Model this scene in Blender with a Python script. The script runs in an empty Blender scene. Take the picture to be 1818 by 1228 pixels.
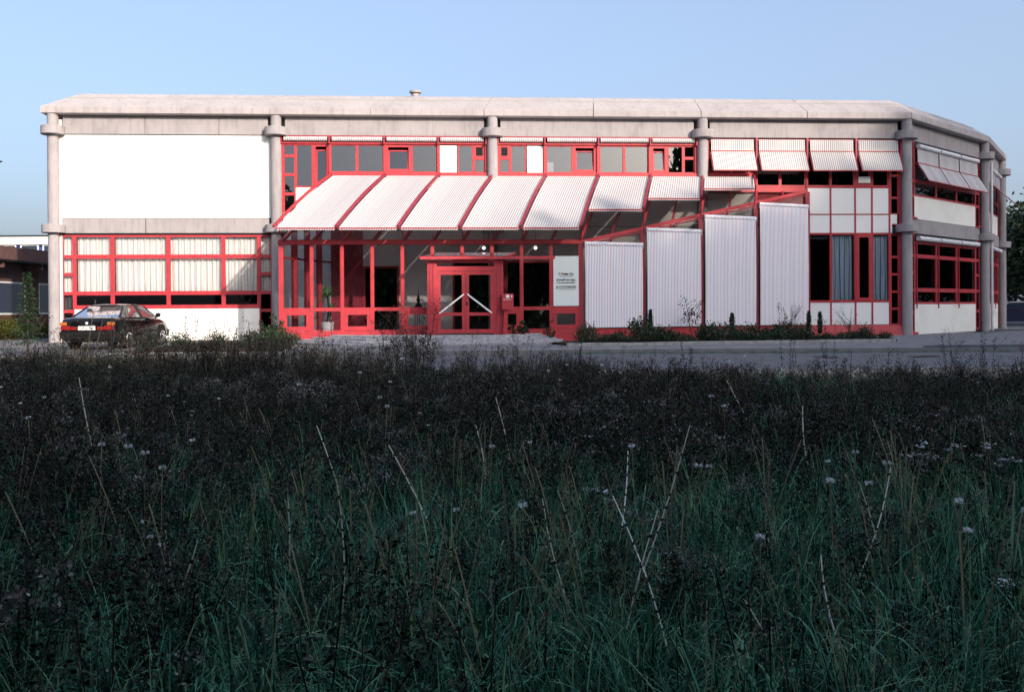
import bpy, math, random
import numpy as np
from mathutils import Vector, Matrix, Euler
R = math.radians
random.seed(4)
sc = bpy.context.scene
col = sc.collection

# ------------------------------------------------------------ camera, sky, sun, exposure
cam_d = bpy.data.cameras.new('camera'); cam = bpy.data.objects.new('camera', cam_d); col.objects.link(cam)
cam_d.sensor_width = 36.0; cam_d.lens = 1642.35 / 1818 * 36
cam_d.clip_start = 0.1; cam_d.clip_end = 3000
cam_d.shift_x = 0.0; cam_d.shift_y = -58.23 / 1818
PITCH, ROLL = -0.0049, 0.0064
cam.matrix_world = Matrix.Translation((0, 0, 1.0533)) @ Matrix.Rotation(math.pi/2 + PITCH, 4, 'X') @ Matrix.Rotation(-ROLL, 4, 'Z')
sc.camera = cam

SUN_AZ, SUN_EL = R(35.7), R(21.9)            # azimuth measured from -Y towards +X
sd = Vector((math.sin(SUN_AZ)*math.cos(SUN_EL), -math.cos(SUN_AZ)*math.cos(SUN_EL), math.sin(SUN_EL)))
w = bpy.data.worlds.new('World'); sc.world = w; w.use_nodes = True
wn = w.node_tree.nodes; wl = w.node_tree.links
sky = wn.new('ShaderNodeTexSky'); sky.sky_type = 'NISHITA'; sky.sun_disc = False
sky.sun_elevation = SUN_EL; sky.sun_rotation = math.atan2(sd.x, sd.y)
sky.altitude = 300; sky.air_density = 1.0; sky.dust_density = 8.0; sky.ozone_density = 3.4
hz = wn.new('ShaderNodeMixRGB'); hz.inputs[0].default_value = .35; hz.inputs[2].default_value = (2.1, 2.4, 3.0, 1)   # thin high haze, the same all round
wl.new(sky.outputs[0], hz.inputs[1]); wl.new(hz.outputs[0], wn['Background'].inputs[0]); wn['Background'].inputs[1].default_value = 0.15
sl = bpy.data.lights.new('sun', 'SUN'); sl.energy = 2.8; sl.angle = R(0.9); sl.color = (1.0, 0.86, 0.72)
so = bpy.data.objects.new('sun', sl); so.rotation_euler = sd.to_track_quat('Z', 'Y').to_euler(); so.location = (30, -40, 60); col.objects.link(so)
sc.view_settings.view_transform = 'Standard'; sc.view_settings.look = 'None'
sc.view_settings.gamma = 1; sc.view_settings.use_curve_mapping = False
sc.view_settings.exposure = 1.08

# ------------------------------------------------------------ materials
def nt(name):
    m = bpy.data.materials.new(name); m.use_nodes = True
    return m, m.node_tree.nodes, m.node_tree.links, m.node_tree.nodes['Principled BSDF']
def ramp(N, stops):
    r = N.new('ShaderNodeValToRGB'); e = r.color_ramp.elements
    while len(e) < len(stops): e.new(0.5)
    for el, (p, c) in zip(e, stops): el.position = p; el.color = (*c, 1)
    return r
def mat(name, c, rough=0.6, spec=0.4, metal=0, var=0.0, scale=3.0, bump=0.0, bscale=40.0, dirt=None, coat=0, rnd=0.0):
    m, N, Lk, b = nt(name)
    b.inputs['Roughness'].default_value = rough; b.inputs['Specular IOR Level'].default_value = spec
    b.inputs['Metallic'].default_value = metal; b.inputs['Coat Weight'].default_value = coat
    b.inputs['Base Color'].default_value = (*c, 1)
    tc = N.new('ShaderNodeTexCoord')
    if var or dirt:
        n = N.new('ShaderNodeTexNoise'); n.inputs['Scale'].default_value = scale; n.inputs['Detail'].default_value = 8; n.inputs['Roughness'].default_value = .65
        Lk.new(tc.outputs['Object'], n.inputs['Vector'])
        lo = dirt if dirt else tuple(x*(1-var) for x in c)
        hi = tuple(min(1, x*(1+var)) for x in c)
        r = ramp(N, [(0.33, lo), (0.52, c), (0.72, hi)]); Lk.new(n.outputs[0], r.inputs[0])
        last = r.outputs[0]
        if rnd:
            oi = N.new('ShaderNodeObjectInfo'); hs = N.new('ShaderNodeHueSaturation'); mr = N.new('ShaderNodeMapRange')
            mr.inputs[3].default_value = 1-rnd; mr.inputs[4].default_value = 1+rnd
            Lk.new(oi.outputs['Random'], mr.inputs[0]); Lk.new(mr.outputs[0], hs.inputs['Value']); Lk.new(last, hs.inputs['Color']); last = hs.outputs[0]
        Lk.new(last, b.inputs['Base Color'])
    if bump:
        n2 = N.new('ShaderNodeTexNoise'); n2.inputs['Scale'].default_value = bscale; n2.inputs['Detail'].default_value = 6
        Lk.new(tc.outputs['Object'], n2.inputs['Vector'])
        bp = N.new('ShaderNodeBump'); bp.inputs['Strength'].default_value = bump; bp.inputs['Distance'].default_value = .02
        Lk.new(n2.outputs[0], bp.inputs['Height']); Lk.new(bp.outputs[0], b.inputs['Normal'])
    return m

def concrete_mat(name, base):
    m, N, Lk, b = nt(name)
    tc = N.new('ShaderNodeTexCoord')
    n = N.new('ShaderNodeTexNoise'); n.inputs['Scale'].default_value = .9; n.inputs['Detail'].default_value = 9; n.inputs['Roughness'].default_value = .7
    mp = N.new('ShaderNodeMapping'); mp.inputs['Scale'].default_value = (2.2, 2.2, .35)          # rain streaks run down
    n2 = N.new('ShaderNodeTexNoise'); n2.inputs['Scale'].default_value = 3.2; n2.inputs['Detail'].default_value = 7
    n3 = N.new('ShaderNodeTexNoise'); n3.inputs['Scale'].default_value = 60; n3.inputs['Detail'].default_value = 3
    Lk.new(tc.outputs['Object'], n.inputs['Vector']); Lk.new(tc.outputs['Object'], mp.inputs[0]); Lk.new(mp.outputs[0], n2.inputs['Vector']); Lk.new(tc.outputs['Object'], n3.inputs['Vector'])
    r1 = ramp(N, [(.3, tuple(x*.82 for x in base)), (.5, base), (.7, tuple(x*1.10 for x in base))])
    r2 = ramp(N, [(.30, (.78, .76, .78)), (.5, (1, 1, 1)), (.8, (1.0, .98, .97))])
    r3 = ramp(N, [(.3, (.85, .85, .85)), (.7, (1.0, 1.0, 1.0))])
    Lk.new(n.outputs[0], r1.inputs[0]); Lk.new(n2.outputs[0], r2.inputs[0]); Lk.new(n3.outputs[0], r3.inputs[0])
    mx = N.new('ShaderNodeMixRGB'); mx.blend_type = 'MULTIPLY'; mx.inputs[0].default_value = .75; Lk.new(r1.outputs[0], mx.inputs[1]); Lk.new(r2.outputs[0], mx.inputs[2])
    my = N.new('ShaderNodeMixRGB'); my.blend_type = 'MULTIPLY'; my.inputs[0].default_value = .8; Lk.new(mx.outputs[0], my.inputs[1]); Lk.new(r3.outputs[0], my.inputs[2])
    Lk.new(my.outputs[0], b.inputs['Base Color']); b.inputs['Roughness'].default_value = .9; b.inputs['Specular IOR Level'].default_value = .2
    bp = N.new('ShaderNodeBump'); bp.inputs['Strength'].default_value = .35; bp.inputs['Distance'].default_value = .02
    Lk.new(n3.outputs[0], bp.inputs['Height']); Lk.new(bp.outputs[0], b.inputs['Normal'])
    return m

def stripe_mat(name, base, axis_vec, pitch, w, red=(.42, .05, .09), blue=(.09, .12, .34), sheen=0.0, trans=0.0, seq=4, red_every=4):
    """white cloth printed with fine red and blue stripes; axis_vec is the direction across the stripes"""
    m, N, Lk, b = nt(name)
    g = N.new('ShaderNodeUVMap'); g.uv_map = 'UVMap'
    sx = N.new('ShaderNodeSeparateXYZ'); Lk.new(g.outputs[0], sx.inputs[0])
    def stripes(period, off, wd):
        a = N.new('ShaderNodeMath'); a.operation = 'ADD'; a.inputs[1].default_value = off + 100*period; Lk.new(sx.outputs[0], a.inputs[0])
        d = N.new('ShaderNodeMath'); d.operation = 'DIVIDE'; d.inputs[1].default_value = period; Lk.new(a.outputs[0], d.inputs[0])
        f = N.new('ShaderNodeMath'); f.operation = 'FRACT'; Lk.new(d.outputs[0], f.inputs[0])
        l = N.new('ShaderNodeMath'); l.operation = 'LESS_THAN'; l.inputs[1].default_value = wd/period; Lk.new(f.outputs[0], l.inputs[0])
        return l.outputs[0]
    c0 = None; last = None
    base_rgb = N.new('ShaderNodeRGB'); base_rgb.outputs[0].default_value = (*base, 1); last = base_rgb.outputs[0]
    for off, c in ((0, blue), (pitch, blue), (2*pitch, red)):
        mx = N.new('ShaderNodeMixRGB'); mx.inputs[2].default_value = (*c, 1)
        Lk.new(stripes(3*pitch, off, w), mx.inputs[0]); Lk.new(last, mx.inputs[1]); last = mx.outputs[0]
    Lk.new(last, b.inputs['Base Color']); b.inputs['Roughness'].default_value = .75; b.inputs['Specular IOR Level'].default_value = .25
    if trans:
        tr = N.new('ShaderNodeBsdfTranslucent'); Lk.new(last, tr.inputs[0]); ms = N.new('ShaderNodeMixShader'); ms.inputs[0].default_value = trans
        Lk.new(b.outputs[0], ms.inputs[1]); Lk.new(tr.outputs[0], ms.inputs[2]); Lk.new(ms.outputs[0], N['Material Output'].inputs[0])
    return m

def glass_mat(name, tint=(.82, .84, .84), base=.05, k=1.1, rough=0.0):
    m, N, Lk, b = nt(name); N.remove(b)
    t = N.new('ShaderNodeBsdfTransparent'); t.inputs[0].default_value = (*tint, 1)
    g = N.new('ShaderNodeBsdfGlossy'); g.inputs['Roughness'].default_value = rough; g.inputs[0].default_value = (.95, .95, 1, 1)
    fr = N.new('ShaderNodeFresnel'); fr.inputs[0].default_value = 1.5
    a = N.new('ShaderNodeMath'); a.operation = 'MULTIPLY_ADD'; a.inputs[1].default_value = k; a.inputs[2].default_value = base; a.use_clamp = True
    tc = N.new('ShaderNodeTexCoord'); ns = N.new('ShaderNodeTexNoise'); ns.inputs['Scale'].default_value = .9; Lk.new(tc.outputs['Object'], ns.inputs['Vector'])
    bp = N.new('ShaderNodeBump'); bp.inputs['Strength'].default_value = .015; bp.inputs['Distance'].default_value = .02; Lk.new(ns.outputs[0], bp.inputs['Height']); Lk.new(bp.outputs[0], g.inputs['Normal'])
    ms = N.new('ShaderNodeMixShader')
    Lk.new(fr.outputs[0], a.inputs[0]); Lk.new(a.outputs[0], ms.inputs[0]); Lk.new(t.outputs[0], ms.inputs[1]); Lk.new(g.outputs[0], ms.inputs[2]); Lk.new(ms.outputs[0], N['Material Output'].inputs[0])
    return m
def emit_mat(name, c, s):
    m, N, Lk, b = nt(name); b.inputs['Emission Color'].default_value = (*c, 1); b.inputs['Emission Strength'].default_value = s; b.inputs['Base Color'].default_value = (*c, 1)
    return m

def leaf_mat(name, cols, trans=.25, rough=.55, spec=.25):
    m, N, Lk, b = nt(name)
    gi = N.new('ShaderNodeNewGeometry'); oi = N.new('ShaderNodeObjectInfo')
    ad = N.new('ShaderNodeMath'); ad.operation = 'ADD'; Lk.new(gi.outputs['Random Per Island'], ad.inputs[0]); Lk.new(oi.outputs['Random'], ad.inputs[1])
    fr = N.new('ShaderNodeMath'); fr.operation = 'FRACT'; Lk.new(ad.outputs[0], fr.inputs[0])
    r = ramp(N, [(i/(len(cols)-1), c) for i, c in enumerate(cols)]); Lk.new(fr.outputs[0], r.inputs[0])
    Lk.new(r.outputs[0], b.inputs['Base Color']); b.inputs['Roughness'].default_value = rough; b.inputs['Specular IOR Level'].default_value = spec
    tr = N.new('ShaderNodeBsdfTranslucent'); Lk.new(r.outputs[0], tr.inputs[0]); ms = N.new('ShaderNodeMixShader'); ms.inputs[0].default_value = trans
    Lk.new(b.outputs[0], ms.inputs[1]); Lk.new(tr.outputs[0], ms.inputs[2]); Lk.new(ms.outputs[0], N['Material Output'].inputs[0])
    return m

M = {}
M['conc'] = concrete_mat('concrete', (.345, .322, .335))
M['conc_roof'] = concrete_mat('roof_concrete', (.395, .365, .372))
M['white'] = mat('white_render', (.76, .76, .73), .85, .2, dirt=(.70, .69, .65), var=.03, scale=.8, bump=.15, bscale=25)
M['white_panel'] = mat('white_enamel_panel', (.80, .80, .80), .45, .4, var=.02, scale=.8)
M['red'] = mat('red_paint', (.42, .032, .043), .5, .4, var=.14, scale=4.0, dirt=(.30, .030, .045), bump=.1, bscale=30)
M['red_dark'] = mat('dark_red_paint', (.28, .025, .045), .5, .4, var=.1, scale=2.5)
M['glass'] = glass_mat('window_glass', (.66, .68, .72), .06, 1.0)
M['glass_dark'] = glass_mat('dim_window_glass', (.50, .52, .54), .005, .35)
M['glass_roof'] = glass_mat('roof_glass', (.75, .76, .76), .02, .6)
M['glass_clear'] = glass_mat('clear_window_glass', (.93, .94, .94), .02, .8)
M['glass_front'] = glass_mat('conservatory_glass', (.90, .90, .92), .07, 1.2)
M['handle'] = mat('white_push_bar', (.85,.85,.85), .4)
M['blind'] = stripe_mat('striped_blind_cloth', (.88, .87, .90), 0, .065, .015)
M['awning'] = stripe_mat('striped_awning_cloth', (.60, .59, .56), 0, .085, .022, red=(.30, .12, .16), blue=(.17, .19, .33), trans=.12)
M['curtain'] = stripe_mat('striped_curtain_cloth', (.86, .84, .80), 0, .12, .018, red=(.66, .24, .28), blue=(.34, .36, .52), trans=.1)
M['curtain_blue'] = stripe_mat('blue_striped_curtain_cloth', (.62, .72, .78), 0, .10, .035, red=(.30, .32, .48), blue=(.16, .25, .46), trans=.1)
M['interior'] = mat('interior_wall_paint', (.30, .30, .29), .9, .1, var=.1, scale=.5)
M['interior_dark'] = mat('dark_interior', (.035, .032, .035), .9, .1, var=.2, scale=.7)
M['floor_in'] = mat('interior_floor', (.10, .09, .085), .5, .3, var=.15, scale=2)
M['grey_wall'] = mat('grey_partition', (.72, .70, .68), .8, .2, var=.06, scale=.6)
M['asphalt'] = mat('asphalt', (.14, .14, .15), .9, .2, var=.22, scale=1.7, bump=.4, bscale=120)
M['black_asphalt'] = mat('fresh_black_asphalt', (.03, .03, .032), .8, .3, var=.2, scale=4, bump=.5, bscale=60)
M['paving'] = mat('grey_paving', (.19, .19, .20), .9, .2, var=.2, scale=2.5, bump=.3, bscale=60)
M['kerb'] = mat('kerb_concrete', (.32, .32, .32), .9, .2, dirt=(.22, .21, .19), var=.2, scale=5, bump=.3)
M['soil'] = mat('dark_soil', (.035, .026, .02), .95, .1, var=.35, scale=6, bump=.9, bscale=25)
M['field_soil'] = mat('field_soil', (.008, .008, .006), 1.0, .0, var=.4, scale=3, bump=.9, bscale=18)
M['step'] = mat('granite_step', (.42, .42, .45), .85, .25, dirt=(.22, .22, .24), var=.25, scale=9, bump=.5, bscale=70)
M['gravel'] = mat('gravel_stones', (.24, .20, .16), .9, .2, var=.4, scale=2, rnd=.5)
M['black'] = mat('black_car_paint', (.004, .004, .005), .12, .35, coat=.25)
M['rubber'] = mat('black_rubber', (.012, .012, .012), .8, .2)
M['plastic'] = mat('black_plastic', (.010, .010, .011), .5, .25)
M['rim'] = mat('alloy_rim', (.45, .45, .47), .35, .5, metal=.8)
M['chrome'] = mat('chrome_trim', (.7, .7, .72), .15, .5, metal=1)
M['tail_red'] = mat('red_tail_lens', (.24, .008, .006), .3, .6, coat=.5)
M['tail_amber'] = mat('amber_tail_lens', (.45, .12, .012), .3, .6, coat=.5)
M['plate'] = mat('white_number_plate', (.78, .78, .76), .4, .4)
M['ink'] = mat('black_ink', (.02, .02, .025), .6, .3)
M['ink_blue'] = mat('blue_ink', (.05, .07, .30), .6, .3)
M['ink_red'] = mat('red_ink', (.62, .04, .07), .6, .3)
M['car_glass'] = glass_mat('car_glass', (.74, .82, .86), .2, 1.0)
M['steel'] = mat('galvanised_steel', (.42, .43, .45), .4, .5, metal=.7, var=.1, scale=9)
M['zinc'] = mat('pale_pipe_metal', (.62, .62, .64), .45, .5, metal=.3)
M['pot'] = mat('white_glazed_pot', (.72, .72, .74), .25, .5, var=.08, scale=7)
M['bronze'] = mat('dark_bronze', (.03, .026, .024), .45, .5, metal=.4)
M['paper'] = mat('white_card', (.80, .80, .78), .8, .2)
M['board'] = mat('pale_sign_board', (.72, .80, .80), .5, .3, var=.02, scale=2)
M['lamp'] = emit_mat('lamp_globe', (1, .93, .82), 1.6)
M['brick'] = mat('brown_brick', (.10, .045, .035), .9, .2, var=.3, scale=7, bump=.6, bscale=30)
M['brown'] = mat('brown_fascia_board', (.115, .062, .058), .75, .3, var=.2, scale=3)
M['cream'] = mat('cream_render', (.74, .72, .62), .85, .2, var=.05, scale=.4)
M['win_white'] = mat('white_window_frame', (.62, .63, .66), .5, .4)
M['dark_glass'] = mat('dark_window_glass', (.02, .03, .05), .08, .6)
M['bark'] = mat('bark', (.055, .042, .032), .9, .2, var=.4, scale=9, bump=.8)
M['tree_leaf'] = leaf_mat('tree_leaves', [(.02, .045, .014), (.04, .085, .025), (.06, .12, .035)])
M['dark_leaf'] = leaf_mat('dark_tree_leaves', [(.006, .015, .008), (.014, .032, .014), (.03, .055, .025)], .15)
M['conifer_leaf'] = leaf_mat('conifer_needles', [(.008, .022, .011), (.02, .045, .02), (.035, .07, .03)], .1)
M['rose_leaf'] = leaf_mat('rose_leaves', [(.008, .018, .010), (.018, .04, .02), (.05, .09, .04)])
M['yellow_leaf'] = leaf_mat('yellow_green_leaves', [(.02, .04, .012), (.12, .12, .02), (.03, .06, .015)])
M['bloom'] = leaf_mat('pale_pink_petals', [(.65, .38, .34), (.75, .55, .48), (.60, .22, .22)], .2)
M['palm'] = leaf_mat('palm_leaves', [(.10, .26, .12), (.26, .42, .18), (.20, .42, .20)])
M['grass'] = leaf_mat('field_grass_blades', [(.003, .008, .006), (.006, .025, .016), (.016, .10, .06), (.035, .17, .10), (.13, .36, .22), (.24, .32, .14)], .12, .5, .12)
M['weed'] = leaf_mat('dark_weed_leaves', [(.002, .004, .004), (.004, .008, .007), (.012, .028, .02), (.06, .11, .075), (.03, .03, .035)], .1, .6, .08)
M['seed'] = leaf_mat('brown_seed_heads', [(.006, .005, .005), (.014, .012, .011), (.04, .032, .028), (.13, .10, .08)], .1, .7, .08)
M['seed_grey'] = leaf_mat('grey_seed_fluff', [(.05, .05, .05), (.12, .115, .11), (.38, .36, .35)], .2)
M['straw'] = leaf_mat('straw_stems', [(.22, .18, .11), (.32, .28, .18), (.14, .11, .07)], .1)
M['pale_stem'] = leaf_mat('pale_dry_stems', [(.80, .78, .70), (.86, .84, .78), (.70, .62, .46)], .05)
M['white_flower'] = leaf_mat('white_petals', [(.55, .57, .60), (.7, .7, .7)], .2)
M['purple_flower'] = leaf_mat('purple_petals', [(.16, .07, .22), (.22, .10, .26)], .2)

# ------------------------------------------------------------ mesh helpers
X0, D0, A1 = -17.4994, 35.4670, 0.0642
A2, A3 = 0.7433, 0.975
LB = 8.4
class Frame:
    def __init__(s, P, a): s.P = Vector(P); s.t = Vector((math.cos(a), math.sin(a), 0)); s.n = Vector((math.sin(a), -math.cos(a), 0)); s.a = a
    def __call__(s, u, o, z): return s.P + s.t*u + s.n*o + Vector((0, 0, z))
P0 = Vector((X0, D0, 0)); F1 = Frame(P0, A1); P4 = F1(33.6, 0, 0); F2 = Frame(P4, A2); P5 = F2(7.95, 0, 0); F3 = Frame(P5, A3); P6 = F3(6.4, 0, 0)
class W:                                     # plain world axes frame
    def __call__(s, x, y, z): return Vector((x, y, z))
WF = W()

class MB:
    def __init__(s, fr=WF): s.v = []; s.f = []; s.fr = fr; s.uv = None
    def pt(s, a): s.v.append(s.fr(*a)); return len(s.v)-1
    def box(s, a0, a1, b0, b1, c0, c1):
        i = len(s.v)
        for c in (c0, c1):
            for (a, b) in ((a0, b0), (a1, b0), (a1, b1), (a0, b1)): s.v.append(s.fr(a, b, c))
        s.f += [(i, i+1, i+2, i+3), (i+4, i+7, i+6, i+5), (i, i+4, i+5, i+1), (i+1, i+5, i+6, i+2), (i+2, i+6, i+7, i+3), (i+3, i+7, i+4, i)]
        return s
    def prism(s, base, top):                 # two equal-length loops of local points
        i = len(s.v); n = len(base)
        for p in base: s.v.append(s.fr(*p))
        for p in top: s.v.append(s.fr(*p))
        s.f.append(tuple(range(i, i+n))[::-1]); s.f.append(tuple(range(i+n, i+2*n)))
        for k in range(n): s.f.append((i+k, i+(k+1) % n, i+n+(k+1) % n, i+n+k))
        return s
    def bar(s, p, q, w, h=None, up=(0, 0, 1)):
        h = h or w
        p = s.fr(*p); q = s.fr(*q); d = (q-p).normalized(); upv = Vector(up)
        if abs(d.dot(upv)) > .95: upv = Vector((1, 0, 0))
        x = d.cross(upv).normalized()*w/2; y = x.cross(d).normalized()*h/2
        i = len(s.v)
        for e in (p, q): s.v += [e-x-y, e+x-y, e+x+y, e-x+y]
        s.f += [(i, i+3, i+2, i+1), (i+4, i+5, i+6, i+7)] + [(i+k, i+(k+1) % 4, i+4+(k+1) % 4, i+4+k) for k in range(4)]
        return s
    def tube(s, pts, rs, n=12, caps=True, world=False):
        P = [Vector(p) if world else s.fr(*p) for p in pts]
        if not hasattr(rs, '__len__'): rs = [rs]*len(P)
        i0 = len(s.v)
        for k, p in enumerate(P):
            d = (P[min(k+1, len(P)-1)]-P[max(k-1, 0)]).normalized()
            ref = Vector((1, 0, 0)) if abs(d.x) < .8 else Vector((0, 1, 0))
            x = d.cross(ref).normalized(); y = d.cross(x)
            for j in range(n):
                a = 2*math.pi*j/n; s.v.append(p + (x*math.cos(a)+y*math.sin(a))*rs[k])
        for k in range(len(P)-1):
            for j in range(n):
                a = i0+k*n+j; b = i0+k*n+(j+1) % n; s.f.append((a, b, b+n, a+n))
        if caps: s.f.append(tuple(range(i0, i0+n))); s.f.append(tuple(range(i0+(len(P)-1)*n, i0+len(P)*n))[::-1])
        return s
    def quad(s, *p):
        i = len(s.v)
        for q in p: s.v.append(s.fr(*q))
        s.f.append(tuple(range(i, i+len(p)))); return s
    def build(s, name, m, parent=None, smooth=False, kind=None, bevel=0):
        off = Vector(parent.get('_o', (0, 0, 0))) if parent is not None else None
        if off is None:                       # top-level single mesh: origin at base centre
            xs = [v.x for v in s.v]; ys = [v.y for v in s.v]; zs = [v.z for v in s.v]
            off = Vector(((min(xs)+max(xs))/2, (min(ys)+max(ys))/2, min(zs)))
        me = bpy.data.meshes.new(name); me.from_pydata([tuple(v-off) for v in s.v], [], s.f)
        if s.uv is not None:
            ul = me.uv_layers.new(name='UVMap'); ul.data.foreach_set('uv', np.array([s.uv[l.vertex_index] for l in me.loops], dtype=np.float32).ravel())
        me.materials.append(m)
        if smooth: me.polygons.foreach_set('use_smooth', [True]*len(me.polygons))
        me.update()
        o = bpy.data.objects.new(name, me); col.objects.link(o)
        if parent is not None: o.parent = parent; OFF[o.name] = off; o['_o'] = tuple(off)
        else: o.location = off; o['_o'] = tuple(off)
        if smooth:
            try: me.set_sharp_from_angle(angle=R(38))
            except Exception: pass
        if bevel:
            bm = o.modifiers.new('bevel', 'BEVEL'); bm.width = bevel; bm.segments = 2; bm.limit_method = 'ANGLE'
        if kind: o['kind'] = kind
        return o
OFF = {}
def tag(o, label=None, cat=None, group=None, kind=None):
    if label: o['label'] = label
    if cat: o['category'] = cat
    if group: o['group'] = group
    if kind: o['kind'] = kind
    return o
def thing(name, loc, label, cat, group=None, rz=0):
    o = bpy.data.objects.new(name, None); col.objects.link(o); o.location = loc; o.rotation_euler = (0, 0, rz)
    o.empty_display_size = .3; o['_o'] = tuple(loc) if rz == 0 else (0, 0, 0)
    return tag(o, label, cat, group)
KIDS = {}
def copy_tree(o, parent=None):
    c = o.copy(); col.objects.link(c)
    if parent is not None: c.parent = parent
    for ch in KIDS.get(o.name, []): copy_tree(ch, c)
    return c
def np_obj(name, V, Fq, m, parent=None, link=True):
    me = bpy.data.meshes.new(name); V = np.asarray(V, np.float32); Fq = np.asarray(Fq, np.int32)
    k = Fq.shape[1]
    me.vertices.add(len(V)); me.vertices.foreach_set('co', V.ravel())
    me.loops.add(Fq.size); me.loops.foreach_set('vertex_index', Fq.ravel())
    me.polygons.add(len(Fq)); me.polygons.foreach_set('loop_start', np.arange(0, Fq.size, k, dtype=np.int32)); me.polygons.foreach_set('loop_total', np.full(len(Fq), k, np.int32))
    me.materials.append(m); me.update(calc_edges=True)
    o = bpy.data.objects.new(name, me)
    if link: col.objects.link(o)
    if parent is not None: o.parent = parent
    return o

# ------------------------------------------------------------ the ground
def sheet(name, pts, z, m):
    b = MB(); b.quad(*[(x, y, z) if not hasattr(z, '__len__') else (x, y, z[i]) for i, (x, y) in enumerate(pts)])
    o = b.build(name, m); o['kind'] = 'structure'; return o
def slab(name, pts, z0, z1, m, kind='structure'):
    b = MB(); b.prism([(x, y, z0) for x, y in pts], [(x, y, z1) for x, y in pts]); o = b.build(name, m)
    if kind: o['kind'] = kind
    return o
# field: gently falling towards the camera, one sheet to the horizon behind / around
def field_z(x, y):
    t = min(1, max(0, (18.6-y)/15)); return -.30 - .24*t*(2-t) + .03*math.sin(x*1.3)*math.cos(y*1.1)*min(1, max(0, (18.4-y)/2))
xs = [-900, -200, -60] + list(np.linspace(-30, 40, 71)) + [70, 200, 900]
ys = [-900, -200, -60, -30] + list(np.linspace(-12, 18.6, 32)) + [19.2]
b = MB()
for y in ys:
    for x in xs: b.v.append(Vector((x, y, field_z(x, y))))
n = len(xs)
for j in range(len(ys)-1):
    for i in range(n-1): b.f.append((j*n+i, j*n+i+1, (j+1)*n+i+1, (j+1)*n+i))
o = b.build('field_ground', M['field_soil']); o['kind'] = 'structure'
sheet('ground', [(-900, 19.2), (900, 19.2), (900, 1500), (-900, 1500)], -.30, M['paving'])
# road: runs across; its near edge tilts a little
slab('road', [(-120, 19.6), (120, 18.9), (120, 25.2), (1.8, 26.2), (-9, 25.0), (-40, 24.6), (-120, 24.0)], -.40, -.24, M['asphalt'])
slab('yard_paving', [(-120, 24.0), (-40, 24.6), (-9.6, 25.0), (-9.6, 33), (-10.6, 60), (-120, 60)], -.40, -.13, M['asphalt'])
slab('pavement', [(-9.5, 25.06), (1.8, 26.26), (16.0, 26.0), (120, 25.26), (120, 60), (15, 40), (-9.5, 35.5)], -.40, -.12, M['paving'])

# ------------------------------------------------------------ main building
bld = thing('office_building', tuple(P0 + Vector((0, 0, 0))), 'two storey concrete and white panel building with bright red window frames and round columns', 'building')
# columns with ring capitals
def column(u, fr, low_ring=True):
    b = MB(fr); b.tube([(u, .1, -.14), (u, .1, 8.57)], .205, 28); c = b.build('column', M['conc'], bld, smooth=True)
    for z0, z1 in ((7.80, 8.12),) + (((4.05, 4.36),) if low_ring else ()):
        b = MB(fr); b.tube([(u, .1, z0), (u, .1, z0+.01), (u, .1, z1-.012), (u, .1, z1)], [.415, .43, .43, .42], 32); b.build('ring_capital', M['conc'], c)
    b = MB(fr)
for k in range(5): column(8.4*k, F1)
column(7.95, F2); column(6.4, F3)
# deep beams
def beam(fr, u0, u1, z0, z1, th=.35):
    MB(fr).box(u0, u1, -th, 0, z0, z1).build('beam', M['conc'], bld, bevel=.012)
for k in range(4):
    us = {0: [.32, 3.4, 6.2, 8.08]}.get(k, [8.4*k+.32, 8.4*k+8.08])
    for a, c in zip(us[:-1], us[1:]): beam(F1, a+.006, c-.006, 7.85, 8.565)
beam(F2, .32, 7.63, 7.85, 8.565); beam(F3, .32, 6.08, 7.85, 8.565)
beam(F1, .27, 3.39, 4.05, 4.62); beam(F1, 3.41, 8.10, 4.05, 4.62)
beam(F2, .32, 7.63, 4.05, 4.64); beam(F3, .32, 6.08, 4.05, 4.64)

# roof: concrete mansard panels with a projecting lip, mitred at the corners
Cs = [F1(-.05, 0, 0), F1(33.6, 0, 0), F2(7.95, 0, 0), F3(6.35, 0, 0)]
nL = -F1.t
ns = [nL, F1.n, F2.n, F3.n, Vector((1, .25, 0)).normalized()]
mit = []
for j in range(4):
    n1, n2 = ns[j], ns[j+1]; mit.append((n1+n2)/(1+n1.dot(n2)))
prof = [(-.30, 8.58), (.25, 8.56), (.32, 8.60), (.32, 8.84), (.27, 8.88), (-.75, 9.56), (-.90, 9.60), (-.90, 9.40)]
def rp(j, t, o, z):
    a = Cs[j]+mit[j]*o; c = Cs[j+1]+mit[j+1]*o; p = a.lerp(c, t); return Vector((p.x, p.y, z))
def roof_panel(j, t0, t1, left=None):
    b = MB(); i = 0
    for t in (t0, t1):
        for (o_, z) in prof: b.v.append(rp(j, t, o_, z))
    n = len(prof)
    b.f.append(tuple(range(n))[::-1]); b.f.append(tuple(range(n, 2*n)))
    for k in range(n): b.f.append((k, (k+1) % n, n+(k+1) % n, n+k))
    return b.build('roof_panel', M['conc_roof'], bld)
cuts = [0, 7.7, 12.1, 16.4, 20.6, 24.8, 29.0, 33.2]
for a, c in zip(cuts[:-1], cuts[1:]): roof_panel(0, a/33.2+.0004, c/33.2-.0004)
roof_panel(1, 0.001, .5); roof_panel(1, .502, .999); roof_panel(2, .001, .999)
# left side panel of the roof going back
Cb0 = F1(-.05, -13, 0)
b = MB()
for e in (0, 1):
    for (o_, z) in prof:
        p = (Cs[0]+mit[0]*o_) if e == 0 else (Cb0 + nL*o_)
        b.v.append(Vector((p.x, p.y, z)))
n = len(prof); b.f.append(tuple(range(n))); b.f.append(tuple(range(n, 2*n))[::-1])
for k in range(n): b.f.append(((k+1) % n, k, n+k, n+(k+1) % n))
b.build('roof_panel', M['conc_roof'], bld)
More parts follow.
